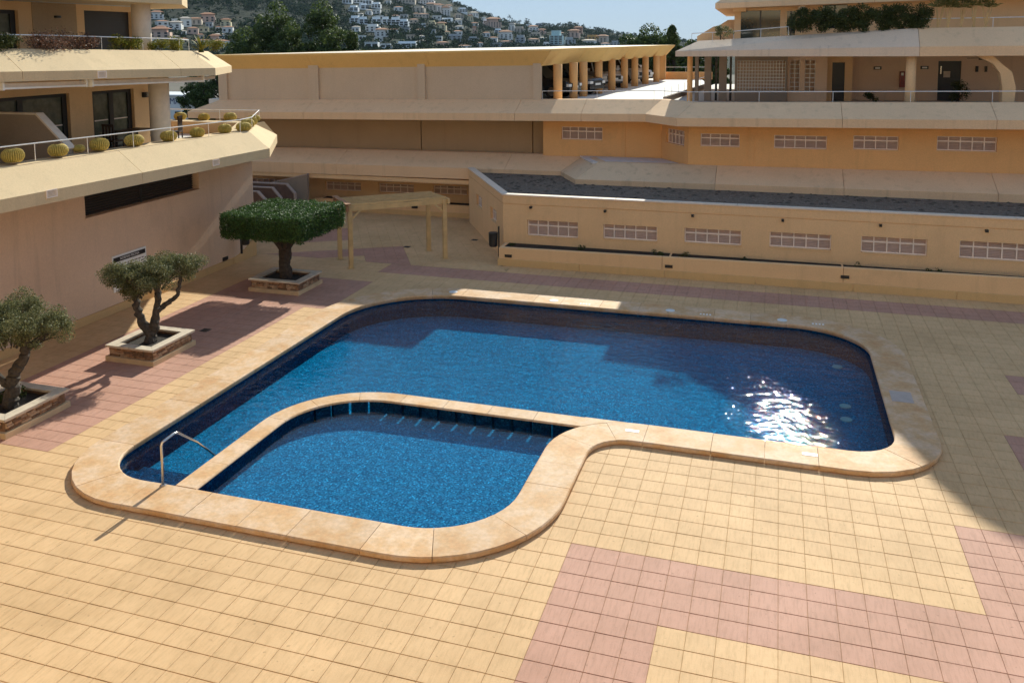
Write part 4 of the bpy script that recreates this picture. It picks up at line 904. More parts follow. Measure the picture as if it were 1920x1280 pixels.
# ------------------------------------------------------------------ planters with trees
stone_me = []
for i, (l, h) in enumerate(((.20, .058), (.27, .062), (.16, .055), (.33, .06), (.23, .066), (.12, .06))):
    for mt in ('stone_clad', 'stone_dark', 'stone_pale'):
        mb = MB(); c = .012
        mb.add([(-l/2, 0, -h/2), (l/2, 0, -h/2), (l/2, 0, h/2), (-l/2, 0, h/2), (-l/2 + c, -.03, -h/2 + c*.6), (l/2 - c, -.034, -h/2 + c*.8), (l/2 - c*1.3, -.028, h/2 - c*.7), (-l/2 + c, -.033, h/2 - c*.5)],
               [(4, 5, 6, 7), (0, 1, 5, 4), (1, 2, 6, 5), (2, 3, 7, 6), (3, 0, 4, 7)]); stone_me.append((l, mb.mesh('cladding_stone', M[mt])))
def planter(x0, x1, y0, y1, label):
    t = thing('tree_planter', label, 'planter', ((x0 + x1)/2, (y0 + y1)/2, 0), 'square tree planters clad in stone')
    mb = MB(); mb.box(x0, y0, 0, x1, y1, .13); mb.build('base_plinth', M['plinth'], t)
    mb = MB(); i = .075
    mb.box(x0 + i, y0 + i, .13, x1 - i, y0 + .22, .37); mb.box(x0 + i, y1 - .22, .13, x1 - i, y1 - i, .37); mb.box(x0 + i, y0 + .22, .13, x0 + .22, y1 - .22, .37); mb.box(x1 - .22, y0 + .22, .13, x1 - i, y1 - .22, .37)
    mb.build('planter_wall', M['stone_dark'], t)
    for (ax, ay, bx, by) in ((x0 + i, y0 + i, x1 - i, y0 + i), (x1 - i, y0 + i, x1 - i, y1 - i), (x1 - i, y1 - i, x0 + i, y1 - i), (x0 + i, y1 - i, x0 + i, y0 + i)):
        f = Fr((ax, ay), (bx, by)); rot = math.atan2(f.d.y, f.d.x)
        for row in range(4):
            uu_ = random.uniform(0, .05)
            while uu_ < f.L - .06:
                l, me = random.choice(stone_me)
                if uu_ + l > f.L: break
                o = link_mesh('cladding_stone', me, t, True); o.location = Vector(f.p(uu_ + l/2, random.uniform(-.006, .004), .165 + row*.0585)) - W[t]; o.rotation_euler = (0, random.uniform(-.02, .02), rot); uu_ += l + .006
    # cap stones, mitred ring cut in pieces
    w = .25; ring = [((x0, y0), (x1, y0), (x1 - w, y0 + w), (x0 + w, y0 + w)), ((x1, y0), (x1, y1), (x1 - w, y1 - w), (x1 - w, y0 + w)), ((x1, y1), (x0, y1), (x0 + w, y1 - w), (x1 - w, y1 - w)), ((x0, y1), (x0, y0), (x0 + w, y0 + w), (x0 + w, y1 - w))]
    for q in ring:
        a, b, c, d = (Vector(p) for p in q); g = .003
        for k in range(2):
            p = [a.lerp(b, k/2), a.lerp(b, (k + 1)/2), d.lerp(c, (k + 1)/2), d.lerp(c, k/2)]; m = sum(p, Vector((0, 0)))/4; p = [tuple(m + (v - m)*(1 - g/.3)) for v in p]
            mb = MB(); mb.prism(p, .372, .425 + random.uniform(-.003, .003)); mb.build('cap_stone', M['cap_stone'], t)
    mb = MB(); mb.box(x0 + .221, y0 + .221, .10, x1 - .221, y1 - .221, .30); mb.build('soil', M['soil'], t)
    return t
planter(-13.75, -12.05, .15, 1.9, 'square stone-clad planter of the olive tree cut by the left picture edge')
planter(-13.38, -11.88, 4.45, 6.15, 'square stone-clad planter under the forked olive tree with black foot light behind')
planter(-13.47, -11.58, 11.0, 12.55, 'square stone-clad planter under the flat-clipped box tree')
def limb(mb, pts, r0_, r1_, wob=.03):
    P = [Vector(p) for p in pts]; out = []; n = 5
    for i in range(len(P) - 1):
        for k in range(n): out.append(P[i].lerp(P[i + 1], k/n) + Vector((random.uniform(-wob, wob), random.uniform(-wob, wob), random.uniform(-wob, wob)*.6)))
    out.append(P[-1]); m = len(out); mb.tube(out, [(r0_ + (r1_ - r0_)*i/(m - 1))*random.uniform(.86, 1.14) for i in range(m)], 9)
RV = Vector((.76, .65, 0)); DV = Vector((-.65, .76, 0))      # across and along the sight line at the olive trees
def olive(base, label, limbs, blobs, nleaf, r=.13):
    t = thing('olive_tree', label, 'tree', base, 'olive trees in the square planters'); B = Vector(base); mb = MB()
    for pts, a, b in limbs: limb(mb, [B + RV*p[0] + DV*p[1] + Vector((0, 0, p[2])) for p in pts], a, b)
    mb.build('trunk', M['bark_grey'], t)
    bl = []
    for (cu, cd, cz, ru, rz) in blobs:
        c = B + RV*cu + DV*cd + Vector((0, 0, cz)); bl += clumps(c, (ru, ru, rz), 26, .26*max(.8, ru), flat_=.75)
    P, D = blob_points(bl, nleaf, .35); me = leaf_mesh('crown', P, D, .052, M['leaf_olive'], .42, 1.2); link_mesh('crown', me, t)
    tw = MB()
    for _ in range(46):
        b = random.choice(bl); top = Vector(b[:3]); root = B + Vector((0, 0, 1.15)) + (top - B - Vector((0, 0, 1.15)))*.35; tw.tube([root, root.lerp(top, .5) + Vector((0, 0, .06)), top], [.018, .012, .005], 4)
    tw.build('twigs', M['bark_grey'], t)
olive((-12.72, .95, .28), 'olive tree with one leaning trunk cut by the left picture edge',
      [([(0, 0, 0), (.02, 0, .45), (.10, .02, .80), (.28, 0, 1.05), (.36, 0, 1.4), (.25, .1, 1.8)], .17, .07), ([(.02, 0, .45), (-.25, .1, .75), (-.5, .1, 1.3), (-.6, .2, 1.7)], .10, .05), ([(.34, 0, 1.2), (.7, -.1, 1.5), (.9, -.1, 1.75)], .06, .03)],
      [(.25, 0, 1.9, .95, .42), (-.5, .1, 2.0, .9, .45), (.85, -.1, 1.75, .55, .33), (.1, .5, 2.05, .8, .36), (.2, -.6, 1.8, .7, .35)], 36000)
olive((-12.65, 5.31, .28), 'olive tree with a wide forked trunk in the middle planter of the left row',
      [([(0, 0, 0), (.0, 0, .22), (-.20, 0, .55), (-.30, .03, .95), (-.34, .05, 1.35), (-.45, .05, 1.75)], .16, .055), ([(0, 0, .12), (.10, 0, .45), (.20, -.03, .9), (.24, 0, 1.3), (.3, 0, 1.8)], .14, .05), ([(.20, -.02, .85), (.5, .0, 1.05), (.72, .0, 1.2), (.78, .0, 1.55), (.85, 0, 1.8)], .075, .04), ([(.24, 0, 1.2), (.1, .4, 1.6), (.1, .6, 1.9)], .05, .03)],
      [(-.25, 0, 1.85, .62, .38), (-.72, -.05, 1.90, .42, .24), (.35, 0, 1.98, .62, .34), (.95, .05, 1.95, .50, .33), (.2, .55, 1.95, .65, .30), (.15, -.5, 1.85, .6, .30), (-.45, .1, 1.5, .35, .22)], 38000)
# flat clipped box tree
t = thing('clipped_tree', 'tree clipped into a flat green box on a short trunk beside the pergola', 'tree', (-12.5, 11.75, .28)); B = Vector((-12.5, 11.75, .28)); mb = MB()
limb(mb, [B, B + Vector((-.02, 0, .6)), B + Vector((0, .02, .95)), B + Vector((.05, 0, 1.5))], .21, .19, .02)
for a in range(7):
    an = a*.9; limb(mb, [B + Vector((0, 0, .95)), B + Vector((.35*math.cos(an), .35*math.sin(an), 1.35)), B + Vector((.95*math.cos(an), .95*math.sin(an), 1.9))], .10, .03, .02)
mb.build('trunk', M['bark'], t)
def box_points(c, hx, hy, z0, z1, n, rnd=.35):
    """leaf positions on a rounded box, three parts in four on the skin"""
    rng = RNG; P = []; D = []
    hz = (z1 - z0)/2; cz = (z0 + z1)/2; areas = np.array([4*hx*hy, 4*hx*hy*.8, 4*hx*hz, 4*hx*hz, 4*hy*hz, 4*hy*hz]); k = rng.choice(6, n, p=areas/areas.sum())
    u = rng.uniform(-1, 1, n); v = rng.uniform(-1, 1, n); X = np.zeros((n, 3)); Dn = np.zeros((n, 3))
    for f, (ax, sg) in enumerate(((2, 1), (2, -1), (1, 1), (1, -1), (0, 1), (0, -1))):
        m = k == f; o = [i for i in range(3) if i != ax]; X[m, ax] = sg; X[m, o[0]] = u[m]; X[m, o[1]] = v[m]; Dn[m, ax] = sg
    q = X*np.array([hx, hy, hz]); r = rnd; inner = np.clip(q, -np.array([hx - r, hy - r, hz - r*.6]), np.array([hx - r, hy - r, hz - r*.6])); d = q - inner; l = np.linalg.norm(d, axis=1, keepdims=True) + 1e-9
    lim = r*np.minimum(1, l/(l + 1e-9)); q = inner + d/l*np.minimum(l, lim); dep = np.abs(rng.normal(0, .055, (n, 1))) - .03
    lump = .02*np.sin(q[:, :1]*5.1 + 1)*np.cos(q[:, 1:2]*4.3) + .012*np.sin(q[:, :1]*13 + q[:, 2:]*9) + rng.normal(0, .026, (n, 1))
    dn = Dn*.6 + d/l; dn /= np.linalg.norm(dn, axis=1, keepdims=True); q = q + dn*(lump - dep)
    return q + np.array([c[0], c[1], cz]), dn
P, D = box_points((-12.5, 11.75), 1.50, 1.48, 1.93, 2.68, 54000, .2); me = leaf_mesh('crown', P, D, .06, M['leaf_hedge'], .6, .75); link_mesh('crown', me, t)
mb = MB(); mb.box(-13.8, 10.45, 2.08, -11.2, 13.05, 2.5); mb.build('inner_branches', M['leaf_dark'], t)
# weeds in the nearest planter
P, D = blob_points([(-13.0, 1.35, .42, .22, .2, .2), (-13.2, 1.1, .38, .15, .15, .15)], 500, .3); o = link_mesh('planter_weeds', leaf_mesh('planter_weeds', P, D, .05, M['leaf_dark'])); tag(o, 'dark low weeds in the soil beside the leftmost olive trunk', 'plant')

# ------------------------------------------------------------------ pergola
pg = thing('pergola', 'small tan wooden pergola with four posts standing on the back of the plaza', 'pergola', (-10.7, 15.8, 0))
FL, FRr, BL, BR = (-11.55, 14.60), (-8.78, 16.88), (-12.60, 15.72), (-9.86, 17.88)
for (x, y) in (FL, FRr, BL, BR):
    f = Fr((x, y), (x + .77, y + .63)); mb = MB(); f.box(mb, -.075, .075, -.075, .075, 0.02, 2.28); p_ = mb.build('post', M['wood'], pg)
    mb = MB(); f.box(mb, -.13, .13, -.13, .13, 0, .02); mb.build('base_plate', M['wood'], p_)
Z = Vector((0, 0, 1)); lng = (Vector(FRr) - Vector(FL)).normalized(); sh_ = (Vector(BL) - Vector(FL)).normalized()
def v3(p, z): return Vector((p[0], p[1], z))
for a, b in ((FL, FRr), (BL, BR)):
    a_, b_ = Vector(a) - lng*.12, Vector(b) + lng*.12; mb = MB(); mb.obox(v3(a_, 2.19), v3(b_, 2.19), .07, .17); mb.build('beam', M['wood'], pg)
for i, (a, b) in enumerate(((FL, BL), (FRr, BR))):
    a_, b_ = Vector(a) - sh_*.18, Vector(b) + sh_*.18; o_ = lng*(-.11 if i == 0 else .11); mb = MB(); mb.obox(v3(a_ + o_, 2.215), v3(b_ + o_, 2.215), .09, .20); mb.build('end_beam', M['wood_red' if i == 0 else 'wood'], pg)
for k in range(6):
    tt = (k + .2)/5.4; a_ = Vector(FL).lerp(Vector(BL), tt) - lng*.1; b_ = Vector(FRr).lerp(Vector(BR), tt) + lng*.1; mb = MB(); mb.obox(v3(a_, 2.32), v3(b_, 2.32), .04, .075); mb.build('slat', M['wood'], pg)
for p, dr in ((FL, lng), (FRr, -lng), (BL, lng), (BR, -lng)):
    q = Vector(p) + dr*.07; mb = MB(); mb.obox(v3(q, 1.82), v3(q + dr*.32, 2.12), .06, .07); mb.build('brace', M['wood'], pg)

a_, b_ = Vector(FL) - sh_*.2 - lng*.1, Vector(BL) + sh_*.2 - lng*.1; mb = MB(); mb.obox(v3(a_, 2.382), v3(b_, 2.382), .20, .045); mb.build('top_board', M['wood_red'], pg)
# ------------------------------------------------------------------ pool handrail
hr = thing('pool_handrail', 'bent steel handrail at the pool steps casting a thin shadow', 'handrail', (-7.51, -.59, COP_Z)); mb = MB()
mb.tube([(-7.51, -.59, COP_Z), (-7.51, -.59, .86), (-7.505, -.575, .915), (-7.48, -.53, .94), (-7.455, -.30, .975), (-7.45, -.22, .955), (-7.5, .40, .48), (-7.58, 1.05, -.12), (-7.6, 1.2, -.4)], .024, 10); mb.build('tube', M['steel'], hr, smooth=True)
mb = MB(); mb.lathe((-7.51, -.59, COP_Z + .003), [(.055, 0), (.055, .012), (.03, .02)], 14); mb.build('base_flange', M['steel'], hr)

# ------------------------------------------------------------------ bins, sign
def bin_(x, y, z, label, ang):
    t = thing('litter_bin', label, 'bin', (x, y, 0), 'black litter bins on posts', ang)
    mb = MB(); mb.box(-.03, -.03, z - .55, .03, .03, z + .58); mb.build('post', M['black'], t, True)
    mb = MB(); mb.lathe((-.21, 0, z - .18), [(.13, 0), (.16, .05), (.17, .48), (.15, .5)], 16); b = mb.build('bucket', M['black'], t, True); mb = MB(); mb.lathe((-.21, 0, z + .322), [(.175, 0), (.175, .025), (.12, .04)], 16); mb.build('rim', M['dark_frame'], b, True)
bin_(-6.68, 17.0, .75, 'black litter bin on a post at the corner of the low building', .2); bin_(-15.75, 14.0, .95, 'black litter bin at the left wall end behind the clipped tree', 2.9)
sg = thing('notice_board', 'white rules board with a black header on the left wall behind the forked olive tree', 'sign', (-16.1, 8.57, 1.1))
mb = MB(); fr.box(mb, u(7.83), u(9.32), -.03, -.001, .62, 1.74); mb.build('board', M['white'], sg)
mb = MB(); fr.box(mb, u(7.87), u(9.27), -.036, -.031, 1.54, 1.68); mb.build('header_bar', M['black'], sg)
def text(parent, s, size, loc, rot, mat_, name='lettering'):
    c = bpy.data.curves.new(name, 'FONT'); c.body = s; c.size = size; c.extrude = .001; c.align_x = 'CENTER'; c.align_y = 'CENTER'; tmp = bpy.data.objects.new('tmp', c); COL.objects.link(tmp)
    bpy.context.view_layer.update(); dg_ = bpy.context.evaluated_depsgraph_get(); me = bpy.data.meshes.new_from_object(tmp.evaluated_get(dg_)); bpy.data.objects.remove(tmp); me.materials.clear(); me.materials.append(mat_); me.name = name
    me.transform(Matrix.Translation(Vector(loc)) @ rot.to_matrix().to_4x4()); return link_mesh(name, me, parent)
from mathutils import Euler
wr = Euler((math.pi/2, 0, math.pi/2))
text(sg, 'NORMAS PISCINA', .105, (-16.1 + .037, 8.57, 1.61), wr, M['white'])
mb = MB()
for r_ in range(9):
    y = 7.95
    while y < 9.1: l = random.uniform(.05, .22); fr.box(mb, u(y), u(min(9.2, y + l)), -.033, -.0305, 1.42 - r_*.085, 1.445 - r_*.085); y += l + .04
mb.build('small_print', M['dark_frame'], sg)
# grey stair wall and brown stepped fins left of the back wall
def slab_y(parent, name, pts, y0, y1, mat_): mb = MB(); mb.prism_axis(pts, y0, y1, 'y'); return mb.build(name, mat_, parent)
sw = thing('stair_wall', 'grey sloping parapet wall of the stairs left of the back wall', 'wall', (-20.5, 23.7, 0)); slab_y(sw, 'wall', [(-24.5, 0), (-18.42, 0), (-18.38, 1.86), (-24.5, .35)], 23.3, 23.5, M['stair_grey']); slab_y(sw, 'cap', [(-24.5, .353), (-18.38, 1.863), (-18.38, 1.91), (-24.5, .40)], 23.28, 23.52, M['stair_edge'])
for i, (y, xr, zt, zc, s) in enumerate(((22.4, -18.58, 1.50, 1.08, 'right and tallest brown stair fin against the grey stair wall'), (21.4, -18.72, 1.48, 1.02, 'middle brown stair fin between the other two'), (20.4, -18.85, 1.46, 1.05, 'left brown stair fin beside the end of the left building'))):
    f = thing('stair_fin', s, 'wall', (xr - 1, y, 0), 'brown stepped stair fins'); xc = xr - .42
    slab_y(f, 'wall', [(-23, 0), (xr, 0), (xr, zc), (xc, zt), (-23, zt)], y, y + .15, M['stair_brown'])
    slab_y(f, 'edge', [(-23, zt + .003), (xc, zt + .003), (xr + .003, zc + .003), (xr + .003, 0), (xr + .05, 0), (xr + .05, zc + .03), (xc + .03, zt + .05), (-23, zt + .05)], y - .02, y + .17, M['stair_edge'])

# ------------------------------------------------------------------ cacti and balcony plants
def cactus_proto(brown):
    t = thing('barrel_cactus', None, 'cactus', (0, 0, 0)); n = 30; prof = [(.20, 0), (.27, .06), (.315, .16), (.315, .25), (.27, .35), (.19, .41), (.09, .435), (.02, .43)]
    mb = MB(); mb.lathe((0, 0, -.02), prof, n*2, 0, .075); mb.build('body', M['cactus'], t, True)
    mb = MB()
    for a in range(n):
        th = 2*math.pi*(2*a)/(2*n); pts = [((r + .006)*math.cos(th), (r + .006)*math.sin(th), z - .02) for r, z in prof[:-1]]; mb.tube(pts, .0085, 3)
    mb.build('spines', M['cactus_spine'], t, True)
    mb = MB(); mb.lathe((0, 0, .40), [(.13 if brown else .07, 0), (.11 if brown else .05, .03), (.02, .035)], 16); mb.build('crown_wool', M['cactus_top' if brown else 'cactus_spine'], t, True); return t
pc, pb = cactus_proto(False), cactus_proto(True); first = {0: True, 1: True}
CA = [(-15.12, 3.62, 1, 1.0, 'front barrel cactus nearest the picture edge, with a brown sunken top'), (-15.12, 5.06, 1, .95, 'barrel cactus with a brown top in front of the privacy wall end'), (-15.13, 6.55, 0, .98, 'third barrel cactus along the balcony edge, in front of the wall pillar'),
      (-15.14, 7.96, 0, 1.05, 'largest round barrel cactus in front of the dark sliding window'), (-15.15, 9.51, 0, .98, 'barrel cactus directly in front of the white balcony column'), (-15.16, 10.94, 0, .92, 'barrel cactus just right of the white column'), (-15.14, 12.42, 0, .88, 'last barrel cactus on the straight parapet before the corner'),
      (-14.98, 13.30, 0, 1.0, 'first and lowest of four cacti at the parapet corner'), (-15.55, 14.40, 0, .95, 'second of four cacti at the parapet corner'), (-16.08, 15.40, 0, .92, 'third of four cacti at the parapet corner'), (-16.6, 16.4, 0, .9, 'farthest of four cacti at the parapet corner'),
      (-17.95, 16.75, 0, .98, 'right of three cacti on the rear parapet'), (-19.2, 16.75, 0, .88, 'middle of three cacti on the rear parapet, with a flat shape'), (-20.35, 16.75, 0, .95, 'left of three cacti on the rear parapet, beside the white column'), (-15.35, 6.02, 0, .6, 'small cactus half hidden behind the privacy wall end')]
for x, y, br, s, lab in CA:
    src = pb if br else pc; o = src if first[br] else copy_tree(src); first[br] = False
    o.location = (x, y, 5.30 + dzL(x, y) + .003); s *= .82; o.scale = (s, s, s*random.uniform(.84, .98)); o.rotation_euler = (0, 0, random.random()*6); o['label'] = lab; o['group'] = 'barrel cacti along the balcony parapet'
def bush(name, label, cat, c, R, n, size, mat_, group=None, aspect=.6, stems=True):
    t = thing(name, label, cat, (c[0], c[1], c[2] - R[2]), group); P, D = blob_points(clumps(c, R, max(6, int(n/120)), max(R)*.42), n, .3); link_mesh('foliage', leaf_mesh('foliage', P, D, size, mat_, aspect, .9), t)
    if stems:
        mb = MB()
        for _ in range(5): mb.tube([(c[0] + random.uniform(-.1, .1), c[1] + random.uniform(-.05, .05), c[2] - R[2]), (c[0] + random.uniform(-.6, .6)*R[0], c[1] + random.uniform(-.5, .5)*R[1], c[2])], [.012, .006], 4)
        mb.build('stem', M['bark'], t)
    return t
for y, l, m_, lab in ((3.3, .5, 'leaf_dark', 'dark low plant at the picture edge in the upper balcony trough'), (4.9, .9, 'leaf_red', 'long reddish ground plant in the upper balcony trough'), (6.0, .6, 'leaf_red', 'dark reddish plant left of the lime bushes on the upper balcony'), (7.25, .42, 'leaf_lime', 'lime bush left of the shutter base on the upper balcony'), (8.0, .4, 'leaf_lime', 'lime bush right of the first one on the upper balcony'), (9.05, .40, 'leaf_lime', 'lime bush under the upper column'), (9.75, .5, 'leaf_lime', 'golden lime bush right of the upper column'), (11.85, .42, 'leaf_lime', 'bright yellow green bush at the corner of the upper balcony')):
    bush('balcony_plant', lab, 'plant', (-16.02, y*1.0588 + .78, 8.20 + dzU(0, y)), (.20, l, .19), int(3600*l), .052, M[m_], 'plants in the upper balcony trough')
t = thing('agave', 'spiky green agave on the upper balcony casting a fan shaped shadow', 'plant', (-15.95, 12.4, 7.90)); mb = MB()
for k in range(34):
    a = k*2.4; e = random.uniform(.25, 1.35); l = random.uniform(.5, .72); d = Vector((math.cos(a)*math.cos(e), math.sin(a)*math.cos(e), math.sin(e))); s_ = d.cross(Z).normalized()*.022; b = Vector((-15.95, 12.4, 7.93)); m_ = b + d*l*.55 + Vector((0, 0, .02)); tip = b + d*l - Vector((0, 0, .05))
    mb.add([b - s_, b + s_, m_ + s_, m_ - s_, tip, b + Vector((0, 0, .02)), m_ + Vector((0, 0, .012))], [(0, 1, 2, 3), (3, 2, 4), (0, 5, 6, 3), (1, 5, 6, 2)])
mb.build('leaves', M['leaf_lime'], t); mb = MB(); mb.lathe((-15.95, 12.4, 7.86), [(.1, 0), (.08, .1)], 8); mb.build('base', M['leaf_dark'], t)
# terrace table and chairs behind the cacti
tt_ = thing('terrace_table', 'dark wooden table on the left terrace beside the white column', 'table', (-17.5, 10.6, 4.6)); mb = MB(); mb.box(-17.9, 10.2, 5.28, -17.1, 11.3, 5.32); mb.build('tabletop', M['furniture'], tt_)
for x in (-17.84, -17.16):
    for y in (10.26, 11.24): mb = MB(); mb.box(x - .03, y - .03, 4.6, x + .03, y + .03, 5.28); mb.build('leg', M['furniture'], tt_)
def chair(x, y, rot, lab):
    t = thing('terrace_chair', lab, 'chair', (x, y, 4.6), 'dark chairs on the left terrace', rot)
    mb = MB(); mb.box(-.24, -.24, .42, .24, .24, .46); mb.build('seat', M['furniture'], t, True); mb = MB()
    for k in range(4): mb.box(-.24 + k*.135, .2, .46, -.17 + k*.135, .23, .92)
    mb.box(-.24, .19, .92, .24, .24, 1.0); mb.build('backrest', M['furniture'], t, True)
    for sx in (-.21, .21):
        for sy in (-.21, .21): mb = MB(); mb.box(sx - .02, sy - .02, 0, sx + .02, sy + .02, .42); mb.build('leg', M['furniture'], t, True)
chair(-17.5, 9.75, 3.1, 'dark chair on the window side of the terrace table'); chair(-17.3, 11.75, 0.2, 'dark chair between the terrace table and the white column'); chair(-17.5, 12.75, -1.2, 'dark chair right of the white column on the left terrace')
# low plants in the long planter
for x, z, s, lab in ((-6.08, .70, .16, 'small round plant at the left end of the long planter'), (-3.53, .72, .20, 'dark round plant below the first louvred window'), (-.84, .72, .2, 'round plant just left of the first planter divider'), (.09, .72, .22, 'round plant just right of the first planter divider'), (2.12, .70, .18, 'low plant below the third louvred window'), (5.54, .72, .26, 'bushy plant just right of the second planter divider'), (7.91, .74, .24, 'dark dome plant in the right section of the long planter')):
    bush('planter_shrub', lab, 'plant', (x, 16.93, z), (s*1.1, s*.8, s*.7), 260, .05, M['leaf_dark'], 'low plants in the long planter')
# terrace hedge, papyrus and bush on the tower
for i, x in enumerate((3.95, 4.75, 5.5, 6.2, 6.9, 7.6, 8.3)):
    lab = ['left end shrub of the dark terrace hedge', 'second shrub from the left in the terrace hedge', 'third shrub from the left in the terrace hedge', 'middle shrub of the dark terrace hedge', 'third shrub from the right in the terrace hedge', 'second shrub from the right in the terrace hedge', 'right end shrub of the terrace hedge beside the papyrus'][i]
    bush('hedge_shrub', lab, 'shrub', (x, 25.05, 8.92), (.56, .34, .56), 4200, .075, M['leaf_dark'], 'shrubs of the dark terrace hedge')
mb_ = None
for i, x in enumerate((8.95, 9.3, 9.75, 10.2, 10.6)):
    lab = ['papyrus clump next to the hedge, with a leaning stem', 'second papyrus clump from the hedge', 'middle papyrus clump with a forked base', 'fourth papyrus clump from the hedge', 'right end papyrus clump leaning outwards'][i]
    t = thing('papyrus', lab, 'plant', (x, 24.95, 8.5), 'papyrus clumps on the terrace'); mb = MB(); Pp = []
    for k in range(6):
        tx, ty, tz = x + random.uniform(-.22, .22), 24.95 + random.uniform(-.15, .15), 8.5 + random.uniform(.75, 1.3); mb.tube([(x + random.uniform(-.04, .04), 24.95, 8.5), ((x + tx)/2 + random.uniform(-.04, .04), 24.95, (8.5 + tz)/2), (tx, ty, tz)], [.022, .018, .01], 5); Pp.append((tx, ty, tz))
    mb.build('stem', M['wood'], t); mb = MB()
    for p in Pp:
        for k in range(34):
            a, e = random.random()*6.3, random.uniform(.1, 1.5); l = random.uniform(.22, .5); d = Vector((math.cos(a)*math.cos(e), math.sin(a)*math.cos(e), math.sin(e))); s_ = d.cross(Z).normalized()*.008; q = Vector(p)
            mb.add([q - s_, q + s_, q + d*l*.7 + s_ - Vector((0, 0, .02)), q + d*l - Vector((0, 0, .08))], [(0, 1, 2, 3)])
    mb.build('leaves', M['leaf_papyrus'], t)
bush('terrace_bush', 'olive green flowering bush on the left corner of the tower terrace', 'shrub', (.75, 25.2, 8.45), (.38, .25, .33), 1200, .06, M['leaf_olive'])
bush('potted_palm', 'dark potted palm on the walkway between the door and the column', 'plant', (6.95, 27.2, 5.75), (.38, .3, .30), 500, .12, M['leaf_dark'], None, .25)
bush('walkway_palm', 'spreading green palm on the walkway right of the entrance door', 'plant', (10.2, 27.6, 5.85), (.7, .5, .45), 900, .14, M['leaf_dark'], None, .2)

# ------------------------------------------------------------------ cars in the carport
def car(loc, rot, col, label, scale=1.0, kind='suv'):
    t = thing('parked_car', label, 'car', loc, 'cars parked in the carport', rot); paint = flat('car_paint', col, 0.25, 0.0, .03, 2, spec=.7); L_, Wd = 4.6*scale, 1.85*scale
    hb, hr = (.98, 1.72) if kind == 'suv' else (.86, 1.45)
    # nose towards -y; body section by section
    secs = [(-L_/2, .42, hb - .30, .80), (-L_/2 + .18, .30, hb - .14, .90), (-L_/2 + .9, .24, hb - .03, .97), (-.2, .24, hb, 1.0), (L_/2 - .5, .26, hb, .98), (L_/2 - .05, .40, hb - .06, .90)]
    mb = MB(); vs = []; fs = []
    for y, z0, z1, w in secs: w = w*Wd/2; vs += [(-w*.93, y, z0), (w*.93, y, z0), (w, y, (z0 + z1)/2), (w*.92, y, z1), (-w*.92, y, z1), (-w, y, (z0 + z1)/2)]
    for i in range(len(secs) - 1):
        for k in range(6): fs.append((i*6 + k, i*6 + (k + 1) % 6, (i + 1)*6 + (k + 1) % 6, (i + 1)*6 + k))
    fs += [(5, 4, 3, 2, 1, 0), tuple(len(vs) - 6 + k for k in range(6))]; mb.add(vs, fs); body = mb.build('body', paint, t, True)
    yb0, yb1, yt0, yt1 = -L_/2 + 1.25, L_/2 - .15, -L_/2 + 1.95, L_/2 - .55; w0, w1 = Wd/2*.90, Wd/2*.72
    mb = MB(); mb.add([(-w0, yb0, hb), (w0, yb0, hb), (w0, yb1, hb), (-w0, yb1, hb), (-w1, yt0, hr - .06), (w1, yt0, hr - .06), (w1, yt1, hr - .06), (-w1, yt1, hr - .06)], [(0, 1, 5, 4), (1, 2, 6, 5), (2, 3, 7, 6), (3, 0, 4, 7), (4, 5, 6, 7)]); mb.build('windows', M['glass'], t, True)
    mb = MB(); mb.add([(-w1 - .03, yt0 - .05, hr - .07), (w1 + .03, yt0 - .05, hr - .07), (w1 + .03, yt1 + .08, hr - .07), (-w1 - .03, yt1 + .08, hr - .07), (-w1 + .06, yt0 + .1, hr), (w1 - .06, yt0 + .1, hr), (w1 - .06, yt1, hr), (-w1 + .06, yt1, hr)], [(0, 3, 2, 1), (4, 5, 6, 7), (0, 1, 5, 4), (1, 2, 6, 5), (2, 3, 7, 6), (3, 0, 4, 7)]); mb.build('roof', paint, t, True)
    mb = MB()
    for sx in (-1, 1):
        for ya, yt in ((yb0, yt0), (yb1, yt1), ((yb0 + yb1)/2, (yt0 + yt1)/2)): mb.obox((sx*w0*1.005, ya, hb - .02), (sx*(w1 + .012), yt, hr - .06), .07, .05)
    mb.build('pillar', paint, t, True)
    for sx in (-1, 1):
        for y in (-L_/2 + .9, L_/2 - .95):
            mb = MB(); x = sx*(Wd/2 - .12); mb.tube([(x - .11, y, .34), (x + .11, y, .34)], .34, 18); wh = mb.build('tyre', M['black'], t, True); mb = MB(); mb.tube([(x + sx*.10, y, .34), (x + sx*.125, y, .34)], .21, 14); mb.build('rim', M['steel'], wh, True)
        mb = MB(); mb.box(sx*Wd*.32 - .2, -L_/2 - .005, hb - .40, sx*Wd*.32 + .2, -L_/2 + .14, hb - .27); mb.build('headlight', M['white'], t, True)
        mb = MB(); mb.box(sx*(Wd/2 + .02), yb0 + .25, hb + .02, sx*(Wd/2 + .2), yb0 + .37, hb + .17); mb.build('mirror', paint, t, True)
    mb = MB(); mb.box(-Wd*.26, -L_/2 - .02, hb - .46, Wd*.26, -L_/2 + .05, hb - .24); mb.build('grille', M['black'], t, True)
    mb = MB(); mb.box(-Wd*.42, -L_/2 + .02, .30, Wd*.42, -L_/2 + .12, .50); mb.build('bumper', M['dark_frame'], t, True)
    mb = MB(); mb.box(-.26, -L_/2 - .03, .50, .26, -L_/2 - .021, .61); mb.build('number_plate', M['white'], t, True)
car((-8.5, 29.2, 5.335), math.radians(78), (.012, .012, .014), 'black off-road car at the left end of the carport', .92); car((-7.9, 32.4, 5.335), math.radians(70), (.014, .014, .018), 'black car behind the first two carport columns', .92)
